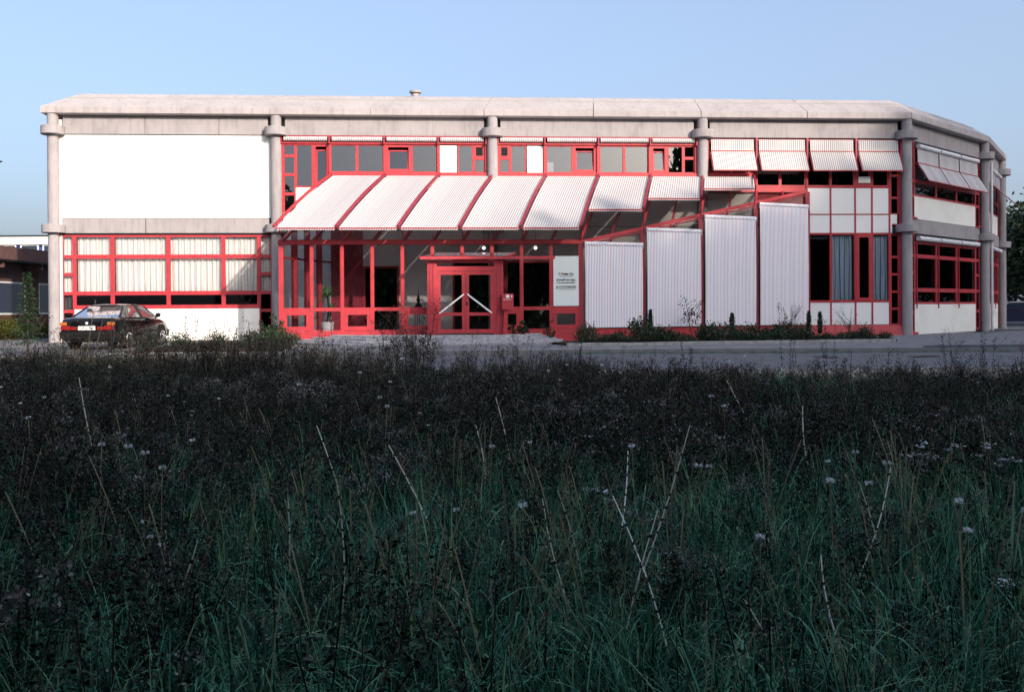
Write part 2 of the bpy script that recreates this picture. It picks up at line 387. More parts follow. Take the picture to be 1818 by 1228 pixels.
# plan outline of the inside
Pb7 = P6 + Vector((.5, 9, 0)); Pb8 = Pb7 + Vector((-8, 4, 0)); Pb0 = F1(0, -13, 0)
inner = [F1(.3, -.36, 0), F1(33.4, -.36, 0), F2(7.8, -.36, 0), P6-F3.n*.36, Pb7, Pb8, F1(.3, -13, 0)]
def plan_slab(name, z0, z1, m): MB().prism([(p.x, p.y, z0) for p in inner], [(p.x, p.y, z1) for p in inner]).build(name, m, bld)
plan_slab('ground_slab', -.1, .02, M['floor_in']); plan_slab('floor_slab', 4.06, 4.3, M['interior']); plan_slab('roof_slab', 8.2, 9.34, M['interior'])
def wall_seg(name, p, q, z0, z1, th, m):
    d = (q-p).normalized(); nn = Vector((d.y, -d.x, 0))*th
    MB().prism([(v.x, v.y, z0) for v in (p, q, q-nn, p-nn)], [(v.x, v.y, z1) for v in (p, q, q-nn, p-nn)]).build(name, m, bld)
wall_seg('side_wall', F1(0.02, -13, 0), F1(0.02, -.02, 0), -.13, 8.4, .25, M['white'])
wall_seg('rear_wall', Pb8, Pb0, -.1, 8.4, .25, M['white']); wall_seg('rear_wall', Pb7, Pb8, -.1, 8.4, .25, M['white']); wall_seg('side_wall', P6, Pb7, -.1, 8.4, .25, M['white'])
# inner partition walls parallel to the front
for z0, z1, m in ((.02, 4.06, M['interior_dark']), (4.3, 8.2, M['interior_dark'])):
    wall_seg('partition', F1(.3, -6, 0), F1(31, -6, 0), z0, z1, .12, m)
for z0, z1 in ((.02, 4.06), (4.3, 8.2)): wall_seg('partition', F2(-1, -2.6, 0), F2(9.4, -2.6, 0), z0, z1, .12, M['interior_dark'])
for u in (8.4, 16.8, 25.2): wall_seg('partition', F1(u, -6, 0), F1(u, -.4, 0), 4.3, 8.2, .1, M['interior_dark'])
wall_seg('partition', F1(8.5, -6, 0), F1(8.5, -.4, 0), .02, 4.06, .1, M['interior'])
wall_seg('partition', F1(29.45, -6, 0), F1(29.45, -.1, 0), .02, 4.06, .1, M['interior'])

# windows -------------------------------------------------
def window(fr, u0, u1, z0, z1, par, o=-.02, fw=.055, dp=.07, tilt=0, gm='glass', m='red', fwb=None, name='window'):
    b = MB(fr); e = .0015; u0 += e; u1 -= e; z0 += e; z1 -= e; fb = fwb or fw
    b.box(u0, u0+fw, o-dp, o, z0, z1); b.box(u1-fw, u1, o-dp, o, z0, z1)
    b.box(u0+fw, u1-fw, o-dp, o, z0, z0+fb); b.box(u0+fw, u1-fw, o-dp, o, z1-fw, z1)
    wobj = b.build(name, M[m], par)
    g = MB(fr)
    if tilt:
        a0, a1, c0, c1 = u0+fw, u1-fw, z0+fb, z1-fw; s = .05
        H = (c1-c0-.1); oo = -tilt*H
        sh = MB(fr)                                  # the opened sash leans inwards at the top
        def lean(v0, v1, zz0, zz1):
            f0 = (zz0-c0)/H; f1 = (zz1-c0)/H
            sh.prism([(v0, o-.04+oo*f0, zz0), (v1, o-.04+oo*f0, zz0), (v1, o-.09+oo*f0, zz0), (v0, o-.09+oo*f0, zz0)],
                     [(v0, o-.04+oo*f1, zz1), (v1, o-.04+oo*f1, zz1), (v1, o-.09+oo*f1, zz1), (v0, o-.09+oo*f1, zz1)])
        lean(a0, a0+s, c0, c0+H); lean(a1-s, a1, c0, c0+H); lean(a0+s, a1-s, c0, c0+s); lean(a0+s, a1-s, c0+H-s, c0+H)
        so_ = sh.build('sash', M[m], wobj)
        g.quad((a0+s, o-.065, c0+s), (a1-s, o-.065, c0+s), (a1-s, o-.065+oo, c0+H-s), (a0+s, o-.065+oo, c0+H-s))
        g.build('pane', M[gm], wobj)
    else:
        g.box(u0+fw, u1-fw, o-dp*.65, o-dp*.65+.006, z0+fb, z1-fw); g.build('pane', M[gm], wobj)
    return wobj
def panel(fr, u0, u1, z0, z1, o=-.03, m='white_panel', par=None, name='wall_panel'):
    return MB(fr).box(u0+.004, u1-.004, o-.06, o, z0+.004, z1-.004).build(name, M[m], par or bld)
def rail(fr, u0, u1, z0, z1, o0=-.08, o1=.03, name='rail', par=None, m='red'):
    return MB(fr).box(u0, u1, o0, o1, z0, z1).build(name, M[m], par or bld)
def post(fr, u0, u1, z0, z1, o0=-.09, o1=.02, par=None, m='red'):
    return MB(fr).box(u0, u1, o0, o1, z0, z1).build('mullion', M[m], par or bld)

# bay with the blank white wall (left)
MB(F1).box(.22, 8.2, -.3, -.03, 4.64, 7.835).build('white_wall', M['white'], bld)
MB(F1).box(.70, 7.69, -.3, -.03, -.1, 1.13).build('white_wall', M['white'], bld)
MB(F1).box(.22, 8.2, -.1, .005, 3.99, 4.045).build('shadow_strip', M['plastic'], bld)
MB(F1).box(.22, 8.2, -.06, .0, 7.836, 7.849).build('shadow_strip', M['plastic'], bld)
eu = [.70, 2.13, 4.24, 6.33, 7.69]
for a, c in zip(eu[:-1], eu[1:]):
    window(F1, a, c, 1.14, 1.74, bld, fw=.075, fwb=.14, gm='glass_dark'); window(F1, a, c, 1.74, 3.15, bld, fw=.075, o=-.015, gm='glass_clear'); window(F1, a, c, 3.15, 3.98, bld, fw=.075, gm='glass_clear')
for a, c in ((.24, .70), (7.69, 8.19)):
    zz = [0, 1.05, 1.74, 2.47, 3.15, 3.98]
    for z0, z1 in zip(zz[:-1], zz[1:]): window(F1, a, c, z0, z1, bld, fw=.06, o=-.025, gm='glass_clear' if z0 > 1.7 else 'glass_dark')

def cloth(name, fr, u0, u1, z0, z1, o, m, label, cat, group=None, amp=.03, wl=.21, par=None, ustretch=1.0):
    n = max(8, int((u1-u0)/.035)); b = MB(fr); b.uv = []
    ph = random.random()*6
    for k in range(n+1):
        u = u0+(u1-u0)*k/n
        for j in range(5):
            z = z0+(z1-z0)*j/4; a = amp*(1.15-.5*j/4)
            b.v.append(fr(u, o+a*math.sin(u*2*math.pi/wl+ph+.25*math.sin(u*3))+.3*a*math.sin(u*11), z)); b.uv.append((u*ustretch+.012*math.sin(z*2+u*9), z))
    for k in range(n):
        for j in range(4): i = k*5+j; b.f.append((i, i+5, i+6, i+1))
    oo = b.build(name, m, par, smooth=True)
    if par is None: tag(oo, label, cat, group)
    return oo
CG = 'striped curtains behind the red framed windows'
cloth('curtain', F1, .28, .66, .9, 3.93, -.22, M['curtain'], 'narrow striped curtain in the slim panes beside the leftmost column', 'curtain', CG)
cloth('curtain', F1, .76, 2.08, 1.79, 3.93, -.22, M['curtain'], 'striped curtain behind the first wide ground floor window above the black car boot', 'curtain', CG)
cloth('curtain', F1, 2.18, 4.20, 1.79, 3.93, -.22, M['curtain'], 'striped curtain behind the second wide ground floor window above the black car roof', 'curtain', CG)
cloth('curtain', F1, 4.28, 6.30, 1.79, 3.93, -.22, M['curtain'], 'striped curtain behind the third wide window right of the black car', 'curtain', CG)
cloth('curtain', F1, 6.37, 7.66, 1.79, 3.93, -.22, M['curtain'], 'striped curtain behind the fourth window, crossed by a diagonal shadow edge', 'curtain', CG)
cloth('curtain', F1, 7.74, 8.15, 1.79, 3.93, -.22, M['curtain'], 'narrow striped curtain in the slim panes just left of the glass conservatory', 'curtain', CG)

# upper windows of the two middle bays -------------------
rail(F1, 10.42, 27.35, 6.28, 6.40, -.1, .09, 'long_rail')
def upper(cells, lo=6.40, hi=7.52):
    for (a, c, kind) in cells:
        if kind == 'w': window(F1, a, c, lo, hi, bld)
        elif kind == 't': window(F1, a, c, lo, hi, bld, tilt=.10, gm='glass', fw=.11)
        elif kind == 'p':
            panel(F1, a+.03, c-.02, lo+.02, hi-.04, o=-.02)
        elif kind == 's':
            window(F1, a, c, lo, 6.98, bld, gm='glass'); window(F1, a, c, 6.98, hi, bld, gm='glass_dark', fw=.10)
        elif kind == 's2':
            window(F1, a, c, lo, 7.02, bld); window(F1, a, c, 7.02, hi, bld)
upper([(10.45, 11.5, 'w'), (11.5, 12.55, 'w'), (12.6, 13.62, 't'), (13.62, 14.64, 'w'), (14.7, 15.42, 'p'), (15.42, 16.05, 'w'), (16.05, 16.52, 's'),
       (17.05, 17.5, 's'), (17.5, 18.14, 'w'), (18.14, 18.82, 'p'), (18.92, 20.0, 'w'), (20.0, 20.95, 't'), (21.05, 22.05, 'w'), (22.05, 23.05, 'w'), (23.12, 23.8, 't'), (23.8, 24.45, 'w'), (24.45, 24.92, 's2')])
for u in (10.45, 12.57, 14.67, 16.55, 17.02, 18.87, 21.0, 23.08, 24.95, 8.60):
    lo = 4.64 if u < 9 else 6.40
    post(F1, u-.045, u+.045, lo, 7.80, -.09, .05)
    MB(F1).box(u-.03, u+.03, .05, .20, 7.50, 7.80).build('awning_bracket', M['red_dark'], bld)
rail(F1, 8.55, 16.6, 7.52, 7.60, -.08, .045); rail(F1, 16.98, 25.0, 7.52, 7.60, -.08, .045)
rail(F1, 8.55, 16.6, 7.79, 7.845, -.08, .045, m='red_dark'); rail(F1, 16.98, 25.0, 7.79, 7.845, -.08, .045, m='red_dark')
def rolled(fr, u0, u1, z, r, o, par):      # rolled-up striped blind in its cradle
    b = MB(fr); b.uv = []; n = int((u1-u0)/.04); m = 14
    for k in range(n+1):
        u = u0+(u1-u0)*k/n
        for j in range(m):
            a = 2*math.pi*j/m; rr = r*(1+.03*math.sin(u*2*math.pi/.17)); b.v.append(fr(u, o+rr*math.cos(a), z+rr*math.sin(a))); b.uv.append((u, 0))
    for k in range(n):
        for j in range(m): b.f.append((k*m+j, (k+1)*m+j, (k+1)*m+(j+1) % m, k*m+(j+1) % m))
    b.f.append(tuple(range(m))); b.f.append(tuple(range(n*m, n*m+m))[::-1])
    return b.build('rolled_blind', M['awning'], par, smooth=True)
for a, c in ((8.70, 10.36), (10.54, 12.5), (12.66, 14.6), (14.76, 16.46), (17.11, 18.78), (18.96, 20.92), (21.08, 23.0), (23.17, 24.87)): rolled(F1, a, c, 7.695, .088, .10, bld)
# bay 1 left: slim panes, taller window, opened sash, white parapet panels
zz = [4.66, 4.85, 5.57, 6.32, 7.05, 7.52]
panel(F1, 8.64, 9.12, 4.3, 4.85)
for z0, z1 in zip(zz[1:-1], zz[2:]): window(F1, 8.64, 9.12, z0, z1, bld)
window(F1, 9.12, 9.80, 5.82, 7.52, bld); window(F1, 9.80, 10.42, 5.86, 7.52, bld, tilt=.07, fw=.1)
panel(F1, 9.12, 9.80, 4.3, 5.82); panel(F1, 9.80, 10.44, 4.3, 5.84)
# wall behind the conservatory
MB(F1).box(8.62, 10.9, -.2, -.06, 4.3, 4.64).build('wall_panel', M['white'], bld)
panel(F1, 10.45, 25.0, 4.30, 6.26, o=-.03, m='grey_wall', name='parapet_wall'); panel(F1, 25.0, 27.38, 4.30, 6.26, o=-.03, m='grey_wall', name='parapet_wall')
for a, c, z0, z1, mm in ((8.62, 10.45, .02, 4.28, 'white'), (10.45, 11.7, .02, 4.28, 'red_dark'), (11.7, 13.1, 2.75, 4.28, 'grey_wall'), (13.1, 15.2, .02, 4.28, 'grey_wall'), (15.2, 17.3, 3.0, 4.28, 'grey_wall'),
                       (17.3, 19.2, 2.95, 4.28, 'grey_wall'), (19.2, 23.2, .02, 4.28, 'grey_wall'), (23.2, 25.6, 2.6, 4.28, 'grey_wall'), (25.6, 29.45, .02, 4.28, 'white')):
    MB(F1).box(a+.003, c-.003, -.25, -.05, z0, z1).build('inner_wall', M[mm], bld)
for a, c, z1 in ((11.7, 13.1, 2.75), (15.2, 17.3, 3.0), (17.3, 19.2, 2.95)):   # red door frames round the dark openings
    b = MB(F1); b.box(a, a+.08, -.27, -.02, .02, z1); b.box(c-.08, c, -.27, -.02, .02, z1); b.box(a+.08, c-.08, -.27, -.02, z1-.08, z1); b.build('door_frame', M['red'], bld)

# right bay: panels, windows --------------------------------
rows_up = [(25.36, 26.4), (26.4, 27.4), (27.42, 28.4), (28.4, 29.46), (29.5, 30.48), (30.48, 31.48), (31.52, 32.2), (32.2, 32.9)]
for i, (a, c) in enumerate(rows_up):
    if i < 2: window(F1, a, c, 6.42, 7.7, bld, gm='glass_dark')
    elif i == 6: window(F1, a, c, 5.90, 7.7, bld, gm='glass_dark', fw=.13)
    else: window(F1, a, c, 5.90, 7.7, bld, gm='glass_dark' if i > 3 else 'glass')
panel(F1, 27.42, 29.46, 4.3, 5.9, m='red')
mu = [29.5, 30.48, 31.5, 32.2, 32.93]
for a, c in zip(mu[:-1], mu[1:]):
    panel(F1, a+.03, c-.03, 4.80, 5.84); panel(F1, a+.03, c-.03, 4.03, 4.76); panel(F1, a+.03, c-.03, .31, 1.22)
    rail(F1, a+.03, c-.03, 5.845, 5.9, -.09, -.015); rail(F1, a+.03, c-.03, 4.76, 4.80, -.09, -.012); rail(F1, a+.03, c-.03, 3.97, 4.03, -.09, -.008); rail(F1, a+.03, c-.03, 1.22, 1.285, -.09, -.008)
for u in mu: post(F1, u-.03, u+.03, .31, 7.7 if u != 29.5 else 5.9, -.09, -.002)
post(F1, 29.46, 29.50, 5.9, 7.7)
window(F1, 29.53, 30.45, 1.285, 3.97, bld, gm='glass_dark', fw=.02); window(F1, 30.51, 31.47, 1.285, 3.97, bld, gm='glass_clear', fw=.02)
window(F1, 31.53, 32.17, 1.285, 3.97, bld, gm='glass_dark', fw=.12, o=.01); window(F1, 32.23, 32.90, 1.285, 3.97, bld, gm='glass_clear', fw=.02)
zz = [.31, .95, 1.64, 2.35, 3.05, 3.97]
for z0, z1 in zip(zz[:-1], zz[1:]): window(F1, 32.96, 33.32, z0, z1, bld, gm='glass_dark', fw=.045)
zz = [4.78, 5.45, 6.35, 7.05, 7.7]
for z0, z1 in zip(zz[:-1], zz[1:]): window(F1, 32.96, 33.32, z0, z1, bld, gm='glass_dark', fw=.05)
b = MB(F1); b.prism([(32.96, -.09, 4.03), (33.04, -.09, 4.03), (33.04, -.09, 4.40), (33.25, -.09, 4.40), (33.25, -.09, 4.78), (32.96, -.09, 4.78)],
                   [(32.96, -.03, 4.03), (33.04, -.03, 4.03), (33.04, -.03, 4.40), (33.25, -.03, 4.40), (33.25, -.03, 4.78), (32.96, -.03, 4.78)]); b.build('wall_panel', M['white_panel'], bld)
rail(F1, 33.05, 33.30, 4.34, 4.395, -.09, .0)
post(F1, 33.325, 33.40, .31, 7.7)
cloth('curtain', F1, 30.54, 31.44, 1.31, 3.93, -.2, M['curtain_blue'], 'blue grey striped curtain filling the window right of the open black pane', 'curtain', CG, amp=.05)
cloth('curtain', F1, 32.26, 32.88, 1.31, 3.93, -.2, M['curtain_blue'], 'narrow blue grey striped curtain beside the slim stack of dark panes', 'curtain', CG, amp=.05)
rolled(F1, 29.57, 30.42, 3.84, .09, -.22, bld)
MB(F1).prism([(29.3, 0, -.12), (33.45, 0, -.12), (33.45, 0, .30), (29.3, 0, .30)], [(29.3, .16, -.12), (33.45, .16, -.12), (33.45, .04, .30), (29.3, .04, .30)]).build('plinth', M['red'], bld)
rail(F1, 25.34, 33.4, 7.70, 7.79, -.08, .03, m='red_dark')
# drop-arm awnings of the right bay
def drop_awning(fr, u0, u1, zt, zm, zb, ob, zt0=None, arm=True, par=bld):
    b = MB(fr); b.uv = []; n = int((u1-u0)/.04)
    pts = [(.09, zt), (.105, (zt+zm)/2), (.11, zm)] + [(.11+(ob-.11)*t, zm+(zb-zm)*t+.02*math.sin(math.pi*t)) for t in (.25, .5, .75, 1)] + [(ob, zb-.05)]
    for k in range(n+1):
        u = u0+(u1-u0)*k/n
        for (o_, z) in pts: b.v.append(fr(u, o_+.005*math.sin(u*2*math.pi/.085), z)); b.uv.append((u, z))
    m = len(pts)
    for k in range(n):
        for j in range(m-1): b.f.append((k*m+j, (k+1)*m+j, (k+1)*m+j+1, k*m+j+1))
    a = b.build('awning', M['awning'], par, smooth=True)
    MB(fr).bar((u0-.02, ob, zb-.03), (u1+.02, ob, zb-.03), .035).build('front_bar', M['red'], a)
    MB(fr).bar((u0-.01, .125, zm), (u1+.01, .125, zm), .03).build('guide_bar', M['red'], a)
    for u in (u0-.03, u1+.03): MB(fr).bar((u, .05, zm+.0), (u, ob, zb-.03), .03).build('arm', M['red_dark'], a)
    return a
for a, c in ((25.55, 27.28), (27.50, 29.38), (29.60, 31.38), (31.60, 33.25)):
    drop_awning(F1, a, c, 7.76, 7.30, 6.50, .50)
for u in (25.42, 27.4, 29.48, 31.5, 33.36): MB(F1).box(u-.035, u+.035, .02, .12, 6.45, 7.84).build('awning_post', M['red_dark'], bld)

# angled faces on the right ----------------------------------
def side_face(fr, n_aw, ua, ub, LF, low_w, ob=.56):
    MB(fr).box(ua, ub, -.25, -.03, -.12, 1.13).build('white_wall', M['white'], bld)
    MB(fr).box(ua, ub, -.25, -.03, 4.66, 5.60).build('white_wall', M['white'], bld)
    st = (ub-ua)/n_aw
    for i in range(n_aw):
        a, c = ua+i*st, ua+(i+1)*st
        window(fr, a, c, 1.14, 1.72, bld, gm='glass_dark', fw=.08); window(fr, a, c, 1.72, 3.13, bld, gm='glass_dark', fw=.08); window(fr, a, c, 3.13, 3.70, bld, gm='glass_dark', fw=.07)
        window(fr, a, c, 5.60, 6.22, bld, gm='glass_dark', fw=.08); window(fr, a, c, 6.22, 7.6, bld, gm='glass_dark', fw=.07)
        drop_awning(fr, a+.06, c-.06, 7.58, 6.95, 6.20, ob)
        MB(fr).tube([(a+.06, .12, 7.64), (c-.06, .12, 7.64)], .09, 16).build('awning_roller', M['blind_plain'], bld, smooth=True)
        MB(fr).tube([(a+.05, .12, 3.84), (c-.05, .12, 3.84)], .10, 16).build('awning_roller', M['blind_plain'], bld, smooth=True)
        MB(fr).box(a-.02, a+.02, .05, .09, .95, 3.70).build('guide_rail', M['red'], bld)
    rail(fr, ua, ub, 3.70, 3.74, -.08, .05)
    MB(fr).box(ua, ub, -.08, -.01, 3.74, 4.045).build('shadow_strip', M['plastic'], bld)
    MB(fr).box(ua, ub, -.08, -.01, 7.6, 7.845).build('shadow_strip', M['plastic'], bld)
    for (a, c) in ((.28, ua), (ub, LF-.28)):
        for z0, z1 in ((-.02, .8), (.8, 1.72), (1.72, 2.45), (2.45, 3.13), (3.13, 4.04)): window(fr, a, c, z0, z1, bld, gm='glass_dark', fw=.06)
        for z0, z1 in ((4.64, 5.6), (5.6, 6.22), (6.22, 7.84)): window(fr, a, c, z0, z1, bld, gm='glass_dark', fw=.06)
    rail(fr, .25, ua+.12, -.12, -.02, -.08, .08); rail(fr, .25, ua+.12, 4.645, 4.72, -.08, .06); rail(fr, ub, LF-.25, 4.645, 4.70, -.08, .06)
M['blind_plain'] = mat('pale_roller_cloth', (.62, .62, .66), .7, .3, var=.08, scale=14)
side_face(F2, 3, .85, 7.2, 7.95, 3); side_face(F3, 3, .6, 5.8, 6.4, 3, .85)
MB(F2).tube([(8.14, .34, -.12), (8.14, .34, 7.7)], .06, 12).build('downpipe', M['zinc'], bld, smooth=True)
# roof vent
MB(F1).tube([(13.75, -1.1, 9.3), (13.75, -1.1, 9.78)], .16, 14).build('roof_vent', M['conc_roof'], bld, smooth=True)
MB(F1).tube([(13.75, -1.1, 9.78), (13.75, -1.1, 9.86)], .24, 14).build('roof_vent_cap', M['conc_roof'], bld, smooth=True)
# things seen in upper windows
b = MB(F1); b.box(31.63, 32.12, .005, .012, 6.05, 6.30); tag(b.build('notice', M['paper']), 'small white notice stuck on the dark upper window of the right bay', 'notice')
b = MB(F1); b.box(18.98, 19.24, -.35, -.14, 6.40, 6.86); tag(b.build('storage_box', M['paper'], bevel=.01), 'white upright box standing on the sill inside an upper window', 'box')

# ------------------------------------------------------------ glass conservatory entrance
con = thing('glass_conservatory', tuple(F1(9.18, 3.5, .0)), 'red framed glass conservatory with sloping striped awnings over the entrance', 'conservatory')
CO = 3.5; FU0 = 9.18; ST = 1.06
def shf(o): return 1.30*(1-o/3.5)          # the rafters run askew: their feet stand further left
UF = [FU0+ST*k for k in range(11)]
ZE, ZT = 3.42, 5.70                         # eave and top of the glass slope
fpl = lambda u0, u1, o0, o1, z0, z1, m, nm: MB(F1).box(u0, u1, o0, o1, z0, z1).build(nm, M[m], con)
# floor slab, plinth
MB(F1).prism([(9.1, 3.56, -.12), (19.85, 3.56, -.12), (29.55, .02, -.12), (10.45, .0, -.12)], [(9.1, 3.56, .17), (19.85, 3.56, .17), (29.55, .02, .17), (10.45, .0, .17)]).build('floor', M['floor_in'], con)
rail(F1, 9.08, 14.28, -.1, .30, 3.44, 3.66, 'plinth', con); rail(F1, 16.85, 19.9, -.1, .30, 3.44, 3.66, 'plinth', con)
rail(F1, 9.08, 19.86, 3.36, 3.44, 3.42, 3.60, 'eave_beam', con); rail(F1, 9.08, 19.86, 3.445, 3.52, 3.44, 3.56, 'gutter', con)
DOORK = (5, 6)                              # panels behind the vestibule start/stop
for k, u in enumerate(UF):
    wd = .08 if k in (0, 10) else .042
    if 14.4 < u < 16.3 and k not in (): z0 = 2.95
    else: z0 = .30
    MB(F1).box(u-wd, u+wd, 3.42, 3.55, z0, 3.36).build('mullion', M['red'], con)
def cpane(u0, u1, z0, z1): return window(F1, u0, u1, z0, z1, con, o=3.53, fw=.022, dp=.05, gm='glass_front')
for k in range(10):
    a, c = UF[k]+.042, UF[k+1]-.042
    if k in (5, 6):
        cpane(a, c, 2.98, 3.36); continue
    cpane(a, c, 1.10, 3.36)
    rail(F1, a, c, 1.02, 1.10, 3.44, 3.535, 'transom', con)
    if k in (0, 2, 4, 7, 9): window(F1, a, c, .31, 1.02, con, o=3.545, fw=.15, dp=.08, gm='glass_front', name='vent_window')
    else: cpane(a, c, .31, 1.02)
rail(F1, UF[5]-.05, UF[7]+.05, 2.90, 2.98, 3.42, 3.56, 'transom', con)
# left splayed wall
Lw = [(9.18+1.27*t, 3.5*(1-t)) for t in (0, .25, .5, .75, 1)]
for (a, c) in zip(Lw[:-1], Lw[1:]):
    za = ZE+(ZT-ZE)*(1-a[1]/3.5); zc = ZE+(ZT-ZE)*(1-c[1]/3.5)
    g = MB(F1); g.quad((a[0], a[1], .3), (c[0], c[1], .3), (c[0], c[1], zc-.05), (a[0], a[1], za-.05)); g.build('pane', M['glass_roof'], con)
    if c[1] > 0: MB(F1).box(c[0]-.11, c[0]+.11, c[1]-.06, c[1]+.06, .17, zc).build('post', M['red'], con)
    MB(F1).bar((a[0], a[1], 1.06), (c[0], c[1], 1.06), .07).build('transom', M['red'], con)
    MB(F1).bar((a[0], a[1], 2.9), (c[0], c[1], 2.9), .07).build('transom', M['red'], con)
# glass slope: rafters and panes
def roofpt(k, o):                           # point on the glass slope on rafter line k
    return (FU0+ST*k+1.30*(1-o/3.5), o, ZE+(ZT-ZE)*(1-o/3.5))
def diag_o(k):                              # where rafter k meets the slanting right edge
    # edge: u = 19.8+9.7 t, o = 3.5(1-t) ; rafter: u = FU0+ST k +1.3 s, o=3.5(1-s) -> t = s
    s = (FU0+ST*k-19.8)/(9.7-1.30)
    return 3.5*(1-max(0, s))
NK = 18
for k in range(NK+1):
    o0 = diag_o(k)
    if o0 < .15: continue
    p = roofpt(k, o0); q = roofpt(k, 0)
    MB(F1).bar(p, q, .07, .12).build('rafter', M['red_dark'] if k % 2 else M['red'], con)
for k in range(NK):
    oa, oc = diag_o(k), diag_o(k+1)
    if oa < .1: continue
    pts = [roofpt(k, oa), roofpt(k+1, max(0, oc)), roofpt(k+1, 0), roofpt(k, 0)]
    pts = [(x, y, z+.03) for x, y, z in pts]
    MB(F1).quad(*pts).build('roof_pane', M['glass_roof'], con)
MB(F1).bar((10.4, .05, ZT), (29.45, .05, ZT), .1).build('top_rail', M['red'], con)
# slanting right edge beam and its wall
dg = lambda t: (19.8+9.7*t, 3.5*(1-t), 3.42+2.28*t)
MB(F1).bar(dg(0), dg(1), .10, .13).build('edge_beam', M['red'], con)
MB(F1).bar((dg(0)[0], dg(0)[1]+.0, 3.30), (dg(1)[0], 0, 5.56), .05, .05).build('edge_rail', M['red_dark'], con)
dt = [0, .25, .5, .75, 1.0]
for i, t in enumerate(dt):
    u, o, z = dg(t)
    MB(F1).box(u-.09, u+.09, o-.09, o+.06, .17, z-.02 if t else z).build('post', M['red_dark'], con)
dx = F1.t*9.7 - F1.n*3.5; FD = Frame(F1(19.8, 3.5, 0), math.atan2(dx.y, dx.x)); LD = dx.length
MB(FD).box(.0, LD-.05, -.12, .10, -.12, .33).build('plinth', M['red'], con)
for i in range(4):
    a, c = LD*dt[i]+.07, LD*dt[i+1]-.07
    zt = 3.42+2.28*dt[i]; ztr = 3.42+2.28*dt[i+1]
    mid = (a+c)/2
    # frame members above the blind (triangle), thin interior mullions and glass behind
    MB(FD).quad((a, -.06, .33), (c, -.06, .33), (c, -.06, ztr-.1), (a, -.06, zt-.08)).build('pane', M['glass_roof'], con)
    MB(FD).box(mid-.03, mid+.03, -.10, -.03, .33, (zt+ztr)/2-.08).build('mullion', M['red'], con)
    MB(FD).box(a, c, -.10, -.03, zt-.10, zt-.03).build('transom', M['red'], con)
    # roller blind
    b = MB(FD); b.uv = []; n = int((c-a-.08)/.03); rows = 6; au, cu = a+.02, c-.04
    for k in range(n+1):
        u = au+(cu-au)*k/n
        for j in range(rows+1):
            z = .36+(zt-.08-.36)*j/rows
            b.v.append(FD(u, .17+.004*math.sin(u*2*math.pi/.065)+.02*math.sin(math.pi*j/rows), z)); b.uv.append((u, z))
    for k in range(n):
        for j in range(rows): q = k*(rows+1)+j; b.f.append((q, q+rows+1, q+rows+2, q+1))
    bl = b.build('roller_blind', M['blind'], con, smooth=True)
    bl['label'] = ['shortest striped blind, next to the sign board', 'second shortest striped blind', 'third striped blind', 'tallest striped blind, beside the white panels'][i]
    b = MB(FD); b.uv = []
    m_ = 14
    for k in range(2):
        u = (au-.01, cu+.01)[k]
        for j in range(m_): an = 2*math.pi*j/m_; b.v.append(FD(u, .12+.085*math.cos(an), zt-.06+.085*math.sin(an))); b.uv.append((u, 0))
    for j in range(m_): b.f.append((j, m_+j, m_+(j+1) % m_, (j+1) % m_))
    b.f.append(tuple(range(m_))); b.f.append(tuple(range(m_, 2*m_))[::-1])
    b.build('roller', M['blind'], bl, smooth=True)
    MB(FD).bar((au, .17, .36), (cu, .17, .36), .03).build('hem_bar', M['zinc'], bl)
    for e in (au-.03, cu+.03): MB(FD).box(e-.012, e+.012, .10, .2, zt-.2, zt+.03).build('bracket', M['steel'], bl)
# awnings above the glass
aw_o = [4.6, 4.6, 4.6, 4.6, 4.6, 3.3, 2.38, 1.42]
def aw_z(o, oe): return 6.28-.535*(o-.1) + .10*math.sin(math.pi*min(1, (o-.1)/4.5))
def aw_u(o): return -1.34*(o-.1)/4.5
for i in range(8):
    ut0, ut1 = 10.50+2.10*i+.07, 10.50+2.10*(i+1)-.07
    oe = aw_o[i]; b = MB(F1); b.uv = []; n = 72; rows = 12
    for k in range(n+1):
        f = k/n
        for j in range(rows+1):
            o_ = .12+(oe-.12)*j/rows; ur = ut0+(ut1-ut0)*f
            sag = -.05*math.sin(math.pi*f)*math.sin(math.pi*j/rows)
            b.v.append(F1(ur+aw_u(o_), o_, aw_z(o_, oe)+sag+.006*math.sin(ur*2*math.pi/.0875))); b.uv.append((ur-ut0, o_))
        b.v.append(F1(ur+aw_u(oe), oe+.01, aw_z(oe, oe)-.10+.012*math.sin(ur*2*math.pi/.0875))); b.uv.append((ur-ut0, 0))
    rr = rows+2
    for k in range(n):
        for j in range(rr-1): q = k*rr+j; b.f.append((q, q+rr, q+rr+1, q+1))
    a = b.build('awning', M['awning'], con, smooth=True)
    MB(F1).bar((ut0+aw_u(oe)-.04, oe+.0, aw_z(oe, oe)-.04), (ut1+aw_u(oe)+.04, oe, aw_z(oe, oe)-.04), .045).build('front_bar', M['red_dark'], a)
    # guide rail on the left of each awning, bent like the cloth
for i in range(9):
    ut = 10.50+2.10*i; oe = aw_o[min(i, 7)] if i == 0 else max(aw_o[min(i, 7)], aw_o[i-1])
    pts = [(ut+aw_u(o_), o_, aw_z(o_, oe)+.05) for o_ in np.linspace(.05, oe+.06, 9)]
    g = MB(F1)
    for p, q in zip(pts[:-1], pts[1:]): g.bar(p, q, .075, .09)
    gr = g.build('guide_rail', M['red'] if i in (0,) else M['red_dark'], con)
    if oe > 4:
        MB(F1).bar((ut+aw_u(4.45), 4.45, aw_z(4.45, oe)), (ut+aw_u(4.6)+.14, 3.55, 3.48), .035).build('strut', M['red_dark'], con)
    else:
        MB(F1).bar((ut+aw_u(oe), oe, aw_z(oe, oe)), (ut+aw_u(oe)+.03, oe-.25, 6.28-.651*oe-.35), .035).build('strut', M['red_dark'], con)
